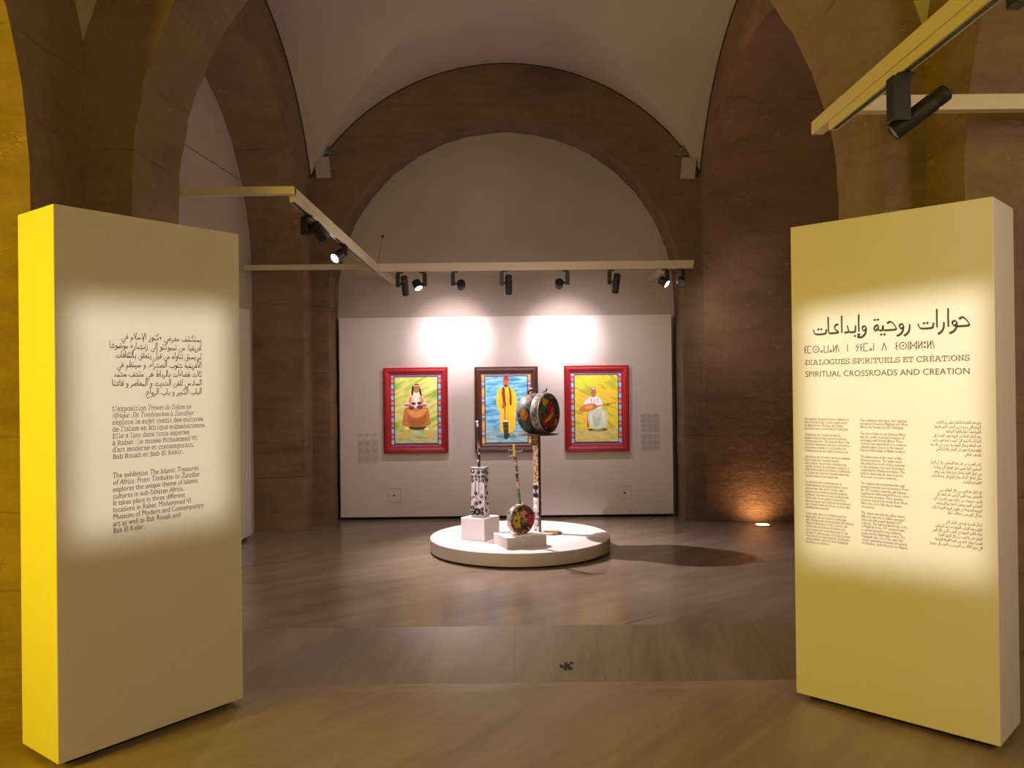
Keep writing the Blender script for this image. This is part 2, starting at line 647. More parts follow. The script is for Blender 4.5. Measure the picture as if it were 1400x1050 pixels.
o = arch_wall('wall_entrance_left', M_stone, -1.6, 3.95, 1.85, 1.65, 2.4, ZT, NXL, NXL - 1.7, 'y', 0.0)
struct(o, 'brown stone arch on the left of the entrance bay, lit yellow', 'wall')
o = arch_wall('wall_entrance_right', M_stone, -1.6, 3.95, 1.97, 1.65, 2.4, ZT, NXR, NXR + .9, 'y', 0.0)
struct(o, 'brown stone arch on the right of the entrance bay', 'wall')
o = MB().box((NXL - 1.85, -1.6, 0), (NXL - 1.7, 4.2, ZT)).build('wall_recess_left', M_plaster)
struct(o, 'white wall of the recess on the left of the entrance bay', 'wall')
o = MB().box((NXR + .9, -1.6, 0), (NXR + 1.05, 4.2, ZT)).build('wall_recess_right', M_stone)
struct(o, 'brown wall of the recess on the right of the entrance bay', 'wall')


def groin(name, x0, x1, y0, y1, f, n=26):
    cx, cy, hx, hy = (x0 + x1) / 2, (y0 + y1) / 2, (x1 - x0) / 2, (y1 - y0) / 2
    b = MB()
    for sec in range(4):
        vs, fs = [], []
        for i in range(n + 1):
            t = i / n
            for j in range(n + 1):
                s = -1 + 2 * j / n
                if sec == 0:
                    u, v = s * t, t
                elif sec == 1:
                    u, v = t, -s * t
                elif sec == 2:
                    u, v = -s * t, -t
                else:
                    u, v = -t, s * t
                z = f(abs(s * t))
                vs.append((cx + u * hx, cy + v * hy, z))
        for i in range(n):
            for j in range(n):
                a = i * (n + 1) + j
                fs.append((a, a + 1, a + n + 2, a + n + 1))
        b.add(vs, fs)
    return b.build(name, M_plaster, smooth=True)


o = groin('ceiling', XL - .002, XR + .002, 4.5, 8.302, lambda u: 2.52 + math.sqrt(2.33 ** 2 - (u * 2.015) ** 2))
struct(o, 'white groin vault over the bay with the dais', 'ceiling')
o = groin('ceiling_front', NXL - .002, NXR + .002, -1.0, 3.952, lambda u: 2.797 + math.sqrt(2.056 ** 2 - (u * 2.012) ** 2))
struct(o, 'white groin vault over the entrance bay', 'ceiling')
o = MB().box((-4.2, -1.7, 5.1), (5.4, 9, 5.2)).build('ceiling_slab', M_plaster)
struct(o, 'slab above the vaults', 'ceiling')

# dark tubes for the shadow in the groove between white vault and stone arches
M_gap = mat('shadow_groove', (.03, .022, .016), .95)


def lunette(axis, at_, c, h):
    pts = []
    for k in range(49):
        u = -1 + k / 24
        z = 2.52 + math.sqrt(2.33 ** 2 - (u * 2.015) ** 2)
        pts.append((c + u * h, at_, z) if axis == 'x' else (at_, c + u * h, z))
    return MB().tube(pts, .009, 6)


for k, a in enumerate((('x', 8.297, (XL + XR) / 2, (XR - XL) / 2 - .004), ('y', XL + .003, 6.4, 1.895), ('y', XR - .003, 6.4, 1.895))):
    o = lunette(*a).build('trim_%d' % (k + 2), M_gap)
    struct(o, 'dark shadow groove between the white vault and the %s arch' % ('back', 'left', 'right')[k], 'joint')

# chipped hole in the ramp
b = MB()
rnd = random.Random(3)
for (cx, cy, r) in ((.272, 4.252, .026), (.300, 4.285, .012), (.246, 4.25, .012), (.292, 4.228, .012), (.262, 4.215, .007)):
    zf = (cy - Y0) / (Y1 - Y0) * FZ + .0012
    pts = []
    for k in range(12):
        a = 2 * PI * k / 12
        rr = r * rnd.uniform(.45, 1.3)
        yy = cy + rr * 1.5 * math.sin(a)
        pts.append((cx + rr * math.cos(a), yy, (yy - Y0) / (Y1 - Y0) * FZ + .0012))
    b.add(pts, [tuple(range(12))])
o = b.build('chipped_patch', mat('chip_dark', (.03, .024, .018), .9), bpy.data.objects['floor_ramp'])
o['kind'] = 'structure'

# loose plaster scraps and plates in the corners of the vault
for k, (x, z, sx) in enumerate(((-1.95, 3.90, 1), (1.87, 3.85, -1))):
    t = thing('cover_plate', (x, 8.28, z - .25), ('pale grey cover plate at the left springing of the back arch', 'pale grey cover plate at the right springing of the back arch')[k], 'cover plate')
    mt = Matrix.Translation((x + sx * .03, 8.255, z - .12)) @ Matrix.Rotation(-sx * .10, 4, 'Y') @ Matrix.Rotation(sx * .35, 4, 'Z')
    MB().bbox((-.075, -.012, -.11), (.075, .012, .11), .003, 0, mt).build('plate', mat('grey_plate', (.40, .36, .32), .7), t)
    mb = MB()
    mb.tube([(x - sx * .06, 8.24, z + .17), (x + sx * .02, 8.22, z + .15), (x + sx * .12, 8.23, z + .06), (x + sx * .19, 8.25, z + .01)], .014, 6)
    mb.add([(x - sx * .06, 8.25, z + .17), (x + sx * .02, 8.20, z + .10), (x + sx * .18, 8.24, z + .01), (x - sx * .02, 8.26, z + .02)], [(0, 1, 2, 3)])
    mb.build('torn_flap', mat('torn_plaster', (.17, .145, .12), .9, noise=.5, nscale=30), t)

# ------------------------------------------------------------------ lettering engine
SUP = {'é': ('e', 'a'), 'è': ('e', 'g'), 'à': ('a', 'g'), 'â': ('a', 'c'), 'ê': ('e', 'c'), 'É': ('E', 'a'), 'û': ('u', 'c'), 'ô': ('o', 'c'), 'ù': ('u', 'g')}
_gl = {}
_tmpc = bpy.data.curves.new('tmp_text', 'FONT')
_tmpo = bpy.data.objects.new('tmp_text', _tmpc)
C.objects.link(_tmpo)


def _mesh_of(s, off, res):
    _tmpc.body = s
    _tmpc.offset = off
    _tmpc.resolution_u = res
    dg = bpy.context.evaluated_depsgraph_get()
    dg.update()
    me = bpy.data.meshes.new_from_object(_tmpo.evaluated_get(dg))
    vs = [tuple(v.co) for v in me.vertices]
    fs = [tuple(p.vertices) for p in me.polygons]
    bpy.data.meshes.remove(me)
    return vs, fs


def mapch(c, style):
    if style in ('serif', 'serifit') and c.isascii() and c.isalnum():
        if c.isdigit():
            return chr(0x1D7F6 + int(c)) if style == 'serif' else c
        base = 0x1D670 if style == 'serif' else 0x1D434
        if style == 'serifit' and c == 'h':
            return '\u210e'
        return chr(base + ord(c) - 65) if c.isupper() else chr(base + 26 + ord(c) - 97)
    return c


def glyph(c, style, res):
    key = (c, style, res)
    if key in _gl:
        return _gl[key]
    mc = mapch(c, style)
    vs, fs = _mesh_of(mc, 0.0, res) if c != ' ' else ([], [])
    if style == 'serif' and mc != c:
        # slab letters cut for equal widths: give them their own widths
        k = .74 if c in 'iljtfr' else 1.28 if c in 'mwOGCDQM' else .62 if c == 'I' else 1.14 if c.isupper() else 1.0
        x0, x1 = min(v[0] for v in vs), max(v[0] for v in vs)
        g = .032
        vs = [((v[0] - x0) * k + g, v[1]) for v in vs]
        _gl[key] = (vs, fs, (x1 - x0) * k + 2 * g)
        return _gl[key]
    wx = lambda s: max([v[0] for v in _mesh_of(s, 0, 1)[0]] or [0])
    adv = (wx('n' + mc + 'n') - wx('nn')) if c == ' ' else (wx(mc + mc) - wx(mc))
    _gl[key] = (vs, fs, adv)
    return _gl[key]


def text_mesh(line, style, size, res=2, width=None):
    """[verts (x, y)], faces, width"""
    vs, fs = [], []
    x = 0.0
    shear = .2 if style == 'ital' else 0.0
    i = 0
    while i < len(line):
        c = line[i]
        sc, dy = 1.0, 0.0
        if c == '^':
            i += 1
            c = line[i]
            sc, dy = .62, .30
        acc = None
        if c in SUP:
            c, acc = SUP[c]
        gv, gf, adv = glyph(c, style, res)
        o = len(vs)
        vs += [(x + p[0] * sc + shear * (p[1] * sc + dy), p[1] * sc + dy) for p in gv]
        fs += [tuple(k + o for k in f) for f in gf]
        if acc and gv:
            xm = x + (min(p[0] for p in gv) + max(p[0] for p in gv)) / 2
            yt = max(p[1] for p in gv) + .07
            o = len(vs)
            if acc == 'a':
                q = [(xm - .05, yt), (xm + .0, yt), (xm + .13, yt + .15), (xm + .04, yt + .15)]
                ff = [(0, 1, 2, 3)]
            elif acc == 'g':
                q = [(xm + .0, yt), (xm + .05, yt), (xm - .04, yt + .15), (xm - .13, yt + .15)]
                ff = [(0, 1, 2, 3)]
            else:
                q = [(xm - .13, yt), (xm - .07, yt), (xm, yt + .14), (xm, yt + .06), (xm + .07, yt), (xm + .13, yt)]
                ff = [(0, 1, 3, 2), (3, 4, 5, 2)]
            vs += q
            fs += [tuple(k + o for k in f) for f in ff]
        x += adv * sc
        i += 1
    k = size if width is None else width / max(x, .01)
    return [(p[0] * k, p[1] * size) for p in vs], fs, x * k


# --- a small pen for Arabic: strokes of each joined letter form, x runs to the left (negative)


def chaikin(p, n=2):
    for _ in range(n):
        q = [p[0]]
        for a, c in zip(p, p[1:]):
            q.append((a[0] * .75 + c[0] * .25, a[1] * .75 + c[1] * .25))
            q.append((a[0] * .25 + c[0] * .75, a[1] * .25 + c[1] * .75))
        q.append(p[-1])
        p = q
    return p


def circ(cx, cy, r, a0=0, a1=360, n=10):
    return [(cx + r * math.cos(math.radians(a0 + (a1 - a0) * k / n)), cy + r * math.sin(math.radians(a0 + (a1 - a0) * k / n))) for k in range(n + 1)]


def boat(x):
    return [(x, .0), (x - .15, -.02), (x - .42, -.02), (x - .56, .02), (x - .62, .20)]


def bowl(x):
    return [(x, 0), (x - .03, -.16), (x - .14, -.27), (x - .30, -.27), (x - .42, -.14), (x - .42, .06)]


NOJOIN = set('اأإآدذرزوؤةىءلآ') - set('ل')
DOTS = {'ب': (1, -1), 'ت': (2, 1), 'ث': (3, 1), 'ن': (1, 1), 'ي': (2, -1), 'ج': (1, -1), 'خ': (1, 1), 'ذ': (1, 1), 'ز': (1, 1), 'ش': (3, 1), 'ض': (1, 1), 'ظ': (1, 1),
        'غ': (1, 1), 'ف': (1, 1), 'ق': (2, 1), 'ة': (2, 1)}


def letter(c, form):
    """form: i isolated, f final, n initial, m medial -> strokes, width, (dot x, dot y up, dot y down)"""
    j = form in 'fm'          # joined on the right
    k = form in 'nm'          # joined on the left
    if c in 'اأإآ':
        st = [[(0, 0), (-.1, 0.0), (-.14, .1), (-.14, .72)]] if j else [[(-.04, .74), (-.05, .4), (-.04, 0)]]
        wd = .17 if j else .12
        x = -.14 if j else -.045
        if c == 'أ':
            st.append([(x + .07, .93), (x - .02, .97), (x - .05, .9), (x + .05, .85), (x - .08, .82)])
        if c == 'إ':
            st.append([(x + .07, -.13), (x - .02, -.09), (x - .05, -.16), (x + .05, -.21), (x - .08, -.24)])
        return st, wd, None
    if c in 'بتثنيئ' and k:
        h = .28
        if j:
            return [[(0, 0), (-.12, 0), (-.13, h), (-.15, 0), (-.27, 0)]], .27, (-.14, h + .18, -.17)
        return [[(-.03, h), (-.05, .02), (-.1, 0), (-.24, 0)]], .24, (-.07, h + .18, -.17)
    if c in 'بتث':
        if j:
            return [[(0, 0), (-.08, 0)] + boat(-.08)], .68, (-.36, .2, -.2)
        return [[(-.02, .2), (-.04, .04)] + boat(-.08)], .70, (-.36, .2, -.2)
    if c == 'ن':
        return [([(0, 0), (-.06, 0)] if j else [(-.02, .18)]) + bowl(-.06)], .52, (-.28, .12, 0)
    if c in 'يى':
        if j:
            st = [[(0, 0), (-.1, -.01), (-.16, -.1), (-.06, -.2), (-.12, -.32), (-.35, -.33), (-.5, -.22), (-.5, -.05)]]
            return st, .54, (-.28, .2, -.5)
        st = [[(-.02, .22), (-.14, .28), (-.22, .18), (-.08, .02), (-.04, -.12), (-.16, -.26), (-.38, -.26), (-.52, -.14), (-.52, .05)]]
        return st, .56, (-.28, .4, -.46)
    if c in 'جحخ':
        if k:
            st = [[(-.44, .28), (-.30, .36), (-.16, .28), (0, .06), (-.06, .0), (-.25, 0), (-.5, 0)]]
            if j:
                st = [[(0, 0), (-.16, .0), (-.5, 0)], [(-.42, .32), (-.28, .33), (-.12, .14), (-.06, 0)]]
            return st, .5, (-.24, .52, -.18)
        st = [[(-.42, .26), (-.26, .33), (-.05, .26), (-.28, .08), (-.42, -.12), (-.34, -.34), (-.14, -.40), (0, -.34)]]
        if j:
            st.append([(0, 0), (-.1, .04), (-.18, .17)])
        return st, .48, (-.22, .52, -.14)
    if c in 'دذ':
        if j:
            return [[(0, 0), (-.12, .0), (-.2, .3)], [(-.13, .04), (-.2, 0), (-.36, 0)]], .38, (-.2, .52, 0)
        return [[(-.14, .36), (-.04, .2), (-.05, .03), (-.14, 0), (-.32, .01)]], .36, (-.14, .54, 0)
    if c in 'رز':
        s = [(-.06, .2), (-.06, 0), (-.14, -.17), (-.32, -.27)]
        if j:
            s = [(0, 0), (-.06, 0.02), (-.1, .08), (-.11, -.02), (-.18, -.18), (-.34, -.27)]
        return [s], .26, (-.09, .4, 0)
    if c in 'سش':
        pre = [(0, 0), (-.08, 0)] if j else []
        st = pre + [(-.08, .24), (-.1, .02), (-.2, .0), (-.22, .22), (-.24, .0), (-.36, 0), (-.38, .24), (-.4, 0)]
        if k:
            return [st + [(-.52, 0)]], .52, (-.22, .42, 0)
        return [st + bowl(-.42)], .88, (-.22, .42, 0)
    if c in 'صض':
        lp = [(-.40, 0), (-.26, .22), (-.10, .26), (0, .12), (-.08, .0), (-.40, 0), (-.44, .02), (-.47, .16), (-.49, 0)]
        if j:
            lp = [(0, 0)] + [(x - .04, y) for x, y in lp]
        x1 = lp[-1][0]
        if k:
            return [lp + [(x1 - .1, 0)]], -x1 + .1, (-.2, .46, 0)
        return [lp + bowl(x1 - .02)], -x1 + .48, (-.2, .46, 0)
    if c in 'طظ':
        lp = [(-.36, 0), (-.24, .22), (-.1, .26), (0, .12), (-.08, .0), (-.36, 0), (-.5, 0)]
        if j:
            lp = [(0, 0)] + lp
        return [lp, [(-.32, .74), (-.33, .02)]], .5, (-.1, .48, 0)
    if c in 'عغ':
        if k and not j:
            return [[(-.04, .34), (-.14, .38), (-.25, .27), (-.2, .13), (-.03, .06), (-.1, .0), (-.42, 0)]], .42, (-.16, .58, 0)
        hd = [(0, 0), (-.14, .02), (-.28, .22), (-.18, .28), (-.06, .22), (-.22, .02)]
        if k:
            return [hd + [(-.36, 0)]], .36, (-.17, .48, 0)
        tail = [(-.30, -.08), (-.36, -.26), (-.24, -.40), (-.08, -.38)]
        if j:
            return [hd + tail], .40, (-.17, .48, 0)
        return [[(-.06, .30), (-.18, .34), (-.27, .22), (-.12, .08), (-.3, -.06), (-.38, -.24), (-.26, -.4), (-.06, -.36)]], .42, (-.17, .54, 0)
    if c in 'فق':
        ring = circ(-.12, .20, .10, -60, 300)
        if k:
            if j:
                return [[(0, 0), (-.3, 0)], circ(-.14, .13, .10, 0, 360)], .3, (-.14, .42, 0)
            return [ring + [(-.05, .06), (-.12, 0), (-.3, 0)]], .3, (-.12, .48, 0)
        if j:
            rg = [[(0, 0), (-.14, 0)], circ(-.14, .13, .10, 0, 360)]
            x = -.16
        else:
            rg = [circ(-.12, .20, .10, 0, 360), [(-.03, .16), (-.06, .02), (-.14, 0)]]
            x = -.14
        tail = boat(x) if c == 'ف' else bowl(x)
        return rg + [tail], .78 if c == 'ف' else .6, (-.13, .46, 0)
    if c == 'ك':
        if k:
            st = [[(-.0, .72), (-.26, .46), (-.24, .38), (-.08, .10), (-.1, 0), (-.4, 0)]]
            if j:
                st.append([(0, 0), (-.1, 0)])
            return st, .4, None
        return [([(0, 0)] if j else []) + [(-.08, .0), (-.36, -.01), (-.5, .02), (-.54, .14)], [(-.06, .72), (-.07, 0)], [(-.22, .40), (-.32, .37), (-.22, .28), (-.36, .24)]], .56, None
    if c == 'ل':
        if k:
            return [([(0, 0), (-.1, 0)] if j else []) + [(-.11, .74), (-.12, .03), (-.16, 0), (-.26, 0)]] if j else [[(-.04, .74), (-.05, .05), (-.1, 0), (-.2, 0)]], .26 if j else .2, None
        x = -.1 if j else -.04
        st = [[(x, .74), (x - .01, .1)] + bowl(x - .01)]
        if j:
            st.append([(0, 0), (x, 0)])
        return st, -x + .46, None
    if c == 'م':
        if k:
            if j:
                return [[(0, 0), (-.06, 0)], circ(-.15, .02, .10, 0, 360), [(-.2, 0), (-.34, 0)]], .34, None
            return [circ(-.11, .08, .10, -90, 270), [(-.11, -.0), (-.3, 0)]], .3, None
        st = [circ(-.15, .05, .10, 0, 360), [(-.22, .0), (-.27, -.1), (-.28, -.4)]]
        if j:
            st.append([(0, 0), (-.08, 0)])
        return st, .32, None
    if c in 'هة':
        if k:
            if j:
                return [[(0, 0), (-.16, .02), (-.30, .14), (-.2, .24), (-.12, .1), (-.16, -.1), (-.28, -.12), (-.3, 0), (-.38, 0)]], .38, None
            return [[(-.16, .40), (-.3, .26), (-.36, .1), (-.26, 0), (-.08, .02), (-.02, .14), (-.1, .25), (-.2, .2), (-.2, .04)], [(-.26, 0), (-.46, 0)]], .46, None
        if j:
            return [[(0, 0), (-.08, .03), (-.09, .26), (-.22, .20), (-.30, .06), (-.2, 0), (-.1, .08)]], .32, (-.17, .46, 0)
        return [[(-.14, .34), (-.03, .14), (-.1, .0), (-.24, .0), (-.28, .12), (-.14, .3)]], .33, (-.16, .52, 0)
    if c in 'وؤ':
        st = [circ(-.12, .13, .095, -20, 340), [(-.03, .12), (-.05, -.06), (-.16, -.2), (-.34, -.26)]]
        if j:
            st.append([(0, 0), (-.1, .03)])
        return st, .29, None
    if c == 'ء':
        return [[(-.06, .24), (-.16, .27), (-.2, .18), (-.06, .1), (-.26, .06)]], .3, None
    if c == '،':
        return [[(-.06, .1), (-.1, .02), (-.04, -.1)]], .16, None
    if c == '.':
        return [[(-.06, .06), (-.08, -.02)]], .16, None
    if c == '«':
        return [[(-.05, .34), (-.14, .2), (-.05, .06)], [(-.17, .34), (-.26, .2), (-.17, .06)]], .32, None
    if c == '»':
        return [[(-.14, .34), (-.05, .2), (-.14, .06)], [(-.26, .34), (-.17, .2), (-.26, .06)]], .32, None
    return [[(-.04, .2), (-.04, 0)]], .1, None


def arabic_strokes(line):
    """strokes and dots of one line, right edge at x=0"""
    x = 0.0
    strokes, dots = [], []
    n = len(line)
    i = 0
    isl = lambda ch: '\u0621' <= ch <= '\u064a'
    prev_join = False
    while i < n:
        c = line[i]
        if c == ' ':
            x -= .26
            prev_join = False
            i += 1
            continue
        if c == 'ل' and i + 1 < n and line[i + 1] in 'اأإآ':
            y = line[i + 1]
            if prev_join:
                st = [[(0, 0), (-.2, 0), (-.34, .72)], [(-.02, .70), (-.12, .3), (-.22, .03)]]
                wd = .38
            else:
                st = [[(-.04, .72), (-.10, .30), (-.20, .03), (-.34, .04), (-.26, .12), (-.14, .0)], [(-.42, .72), (-.34, .4), (-.16, .06)]]
                wd = .44
            if y == 'أ':
                st.append([(-.30, .93), (-.38, .97), (-.41, .9), (-.31, .85), (-.43, .82)])
            if y == 'إ':
                st.append([(-.14, -.12), (-.22, -.08), (-.24, -.15), (-.15, -.2), (-.26, -.23)])
            strokes += [[(p[0] + x, p[1]) for p in s] for s in st]
            x -= wd + .04
            prev_join = False
            i += 2
            continue
        nxt = line[i + 1] if i + 1 < n else ' '
        joins_next = isl(c) and c not in NOJOIN and isl(nxt) and nxt != 'ء'
        form = ('m' if joins_next else 'f') if prev_join else ('n' if joins_next else 'i')
        st, wd, dp = letter(c, form)
        strokes += [[(p[0] + x, p[1]) for p in s] for s in st]
        if c in DOTS and dp:
            cnt, up = DOTS[c]
            if c == 'ي' and form in 'if':
                dy = dp[2]
            else:
                dy = dp[1] if up > 0 else dp[2]
            offs = {1: [(0, 0)], 2: [(-.075, 0), (.075, 0)], 3: [(-.075, 0), (.075, 0), (0, .12)]}[cnt]
            dots += [(x + dp[0] + a, dy + b_) for a, b_ in offs]
        x -= wd
        if not joins_next:
            x -= .05
        prev_join = joins_next
        i += 1
    return strokes, dots, -x


def arabic_mesh(line, size, width=None, pen=.075):
    strokes, dots, tot = arabic_strokes(line)
    kx = size if width is None else width / tot
    vs, fs = [], []
    for s in strokes:
        p = chaikin(s, 2)
        p = [(a[0] * kx, a[1] * size) for a in p]
        L = []
        for i, a in enumerate(p):
            q0, q1 = p[max(i - 1, 0)], p[min(i + 1, len(p) - 1)]
            dx, dy = q1[0] - q0[0], q1[1] - q0[1]
            l = math.hypot(dx, dy) or 1e-6
            dx, dy = dx / l, dy / l
            # slanted reed pen
            wd = pen * size * (.55 + .75 * abs(dx * math.sin(math.radians(62)) + dy * math.cos(math.radians(62)))) * .62
            L.append(((a[0] - dy * wd, a[1] + dx * wd), (a[0] + dy * wd, a[1] - dx * wd)))
        o = len(vs)
        for a, c in L:
            vs += [a, c]
        for i in range(len(L) - 1):
            fs.append((o + 2 * i, o + 2 * i + 1, o + 2 * i + 3, o + 2 * i + 2))
    for (x, y) in dots:
        r = .062 * size
        cx, cy = x * kx, y * size
        o = len(vs)
        vs += [(cx - r, cy), (cx, cy - r), (cx + r, cy), (cx, cy + r)]
        fs.append((o, o + 1, o + 2, o + 3))
    return vs, fs, tot * kx


def stroke_mesh(strokes, size, pen):
    vs, fs = [], []
    for s in strokes:
        for a, c in zip(s, s[1:]):
            dx, dy = c[0] - a[0], c[1] - a[1]
            l = math.hypot(dx, dy) or 1e-6
            nx, ny = -dy / l * pen, dx / l * pen
            ex, ey = dx / l * pen * .8, dy / l * pen * .8
            o = len(vs)
            vs += [((a[0] - ex + nx) * size, (a[1] - ey + ny) * size), ((a[0] - ex - nx) * size, (a[1] - ey - ny) * size), ((c[0] + ex - nx) * size, (c[1] + ey - ny) * size), ((c[0] + ex + nx) * size, (c[1] + ey + ny) * size)]
            fs.append((o, o + 1, o + 2, o + 3))
    return vs, fs


def put(vs, fs, P, s, z, lift=.0012):
    """flat lettering laid on the front face of a panel: x along the face, y up"""
    e = (P['b'] - P['a']).normalized()
    nrm = Vector((e.y, -e.x, 0))
    base = P['a'] + nrm * lift
    out = []
    for (x, y) in vs:
        out.append(base + e * (s + x) * PK + Vector((0, 0, 1.5 + (z + y - 1.5) * PK)))
    return out, fs


# ------------------------------------------------------------------ the two introductory panels


def intro_panel(P, thick, label):
    e = (P['b'] - P['a'])
    L = e.length
    e.normalize()
    back = Vector((-e.y, e.x, 0))
    t = thing('text_panel', P['a'] + e * L / 2 + back * thick / 2, label, 'information panel')
    mt = Matrix((( e.x, back.x, 0, P['a'].x), (e.y, back.y, 0, P['a'].y), (0, 0, 1, 0), (0, 0, 0, 1)))
    MB().bbox((0, 0, .028), (L, thick, 2.25), .003, 0, mt).build('panel_body', M_white, t)
    MB().box((.05, .05, 0), (L - .05, thick - .05, .03), 0, mt).build('plinth', M_dark, t)
    return t


tL = intro_panel(PL, .33, 'tall white text panel on the left, one side glowing yellow, by the left pier')
tR = intro_panel(PR, .32, 'tall pale text panel on the right headed by a four-line exhibition title')


def lettering(name, parent, P, items, m, label=None):
    b = MB()
    for vs, fs, s, z in items:
        w_, f_ = put(vs, fs, P, s, z)
        b.add(w_, f_)
    o = b.build(name, m, parent)
    if label:
        o['label'] = label
    return o


ar = ['يستكشف معرض «كنوز الإسلام في', 'افريقيا، من تمبوكتو إلى زنجبار» موضوعا', 'لم يسبق تناوله من قبل يتعلق بالثقافات', 'الأفريقية جنوب الصحراء، و سينظم في',
      'ثلاث فضاءات بالرباط هي متحف محمد', 'السادس للفن الحديث و المعاصر و قاعتا', 'الباب الكبير و باب الرواح.']
ex = [.27, .22, .245, .25, .237, .23, .37]
items = []
for k, l in enumerate(ar):
    vs, fs, wd = arabic_mesh(l, .0395, .65 - ex[k], .058)
    items.append((vs, fs, .65, 1.730 - k * .0405))
lettering('arabic_text', tL, PL, items, M_ink, 'black Arabic paragraph')


def para(lines, styles, size, s, z0, dz, kx, m, name, parent, P, label, res=2):
    items = []
    z = z0
    for l in lines:
        if l == '':
            z -= dz * .95
            continue
        segs = l if isinstance(l, list) else [(l, styles)]
        x = 0
        for txt, st in segs:
            vs, fs, wd = text_mesh(txt, st, size, res)
            vs = [(p[0] * kx, p[1]) for p in vs]
            items.append((vs, fs, s + x, z))
            x += wd * kx
        z -= dz
    return lettering(name, parent, P, items, m, label)


fr = [[('L\'exposition ', 'serif'), ('Trésors de l\'islam en', 'serifit')], [('Afrique. De Tombouctou à Zanzibar', 'serifit')], 'explore le sujet inédit des cultures', 'de l\'islam en Afrique subsaharienne.',
      'Elle a lieu dans trois espaces', 'à Rabat : le musée Mohammed VI', 'd\'art moderne et contemporain,', 'Bab Rouah et Bab El Kebir.']
M_inkL = mat('dark_brown_ink', (.11, .078, .042), .8)
para(fr, 'serif', .034, .230, 1.418, .0292, .735, M_inkL, 'french_text', tL, PL, 'black French paragraph')
en = [[('The exhibition ', 'sans'), ('The Islamic Treasures', 'ital')], [('of Africa. From Timbuktu to Zanzibar', 'ital')], 'explores the unique theme of Islamic', 'cultures in sub-Saharan Africa.',
      'It takes place in three different', 'locations in Rabat: Mohammed VI', 'Museum of Modern and Contemporary', 'art as well as Bab Rouah and', 'Bab El Kebir.']
para(en, 'sans', .034, .230, 1.132, .0293, .78, M_inkL, 'english_text', tL, PL, 'black English paragraph')

# right panel: title in four scripts
ttl = 'حوارات روحية وإبداعات'
ktot = .676 / arabic_strokes(ttl)[2]
x = .78
for wrd in ttl.split(' '):
    wt_ = arabic_strokes(wrd)[2]
    vs, fs, wd = arabic_mesh(wrd, .108, wt_ * ktot, .060)
    lettering('arabic_title_word', tR, PR, [(vs, fs, x, 1.737)], M_ink, 'large black Arabic title word')
    x -= (wt_ + .26) * ktot


def tif():
    """Tifinagh letters as strokes on a unit-high line; returns strokes and width"""
    yi = [[(.22, 1), (0, .78), (.2, .5), (0, .22), (.22, 0)], [(.0, .5), (.2, .5)]]
    em = [[(.55, 1), (0, 1), (0, 0), (.55, 0)]]
    es = [circ(.45, .5, .45, 0, 360, 20), circ(.45, .5, .06, 0, 360, 6)]
    ea = [circ(.14, .16, .13, 0, 360, 10)]
    eu = [[(0, 1), (0, 0), (.55, 0), (.55, 1)]]
    el = [[(0, 0), (.0, 1)], [(.42, 1), (.42, 0)], [(0, .1), (.42, .9)]]
    eln = [[(0, 0), (.0, 1)], [(.42, 1), (.42, 0)], [(0, .1), (.42, .9)], [(.60, 1), (.80, 0)]]
    bar = [[(0, 0), (0, 1)]]
    ey = [[(.3, 1), (.0, .62), (.34, .62), (.06, 0)]]
    ed = [[(0, 0), (.3, 1), (.6, 0)]]
    ef = [[(0, 0), (0, 1)], [(.8, 0), (.8, 1)], [(0, 1), (.3, .5), (0, 0)], [(.8, 1), (.5, .5), (.8, 0)], [(.3, .5), (.5, .5)]]
    eo = [circ(.1, .78, .09, 0, 360, 8), circ(.1, .22, .09, 0, 360, 8)]
    seq = [(yi, .22), (em, .55), (es, .9), (ea, .28), (eu, .55), (ea, .28), (eln, .8), (None, 1.2), (bar, .0), (None, 1.2), (ey, .34), (yi, .22), (em, .55), (ea, .28), (bar, 0), (None, 1.1),
           (ed, .6), (None, 1.2), (yi, .22), (es, .9), (bar, 0), (ef, .8), (el, .42), (eo, .2), (eln, .8)]
    x = 0
    out = []
    groups = [out]
    for g, w_ in seq:
        if g is None:
            x += w_ - .24
            out = []
            groups.append(out)
            continue
        out += [[(p[0] + x, p[1]) for p in s] for s in g]
        x += w_ + .24
    return groups, x - .24


st, wt = tif()
kx = .577 / wt
for grp in st:
    q = [[(p[0] * kx / .033, p[1]) for p in s] for s in grp]
    vs, fs = stroke_mesh(q, .033, .05)
    lettering('tifinagh_title_word', tR, PR, [(vs, fs, .064, 1.648)], M_inkL, 'black Tifinagh title word')
vs, fs, wd = text_mesh('DIALOGUES SPIRITUELS ET CRÉATIONS', 'serif', .0415, 4, .713)
lettering('french_title', tR, PR, [(vs, fs, .066, 1.591)], M_inkL, 'black French title line')
vs, fs, wd = text_mesh('SPIRITUAL CROSSROADS AND CREATION', 'sans', .0385, 4, .714)
lettering('english_title', tR, PR, [(vs, fs, .066, 1.534)], M_inkL, 'black English title line')

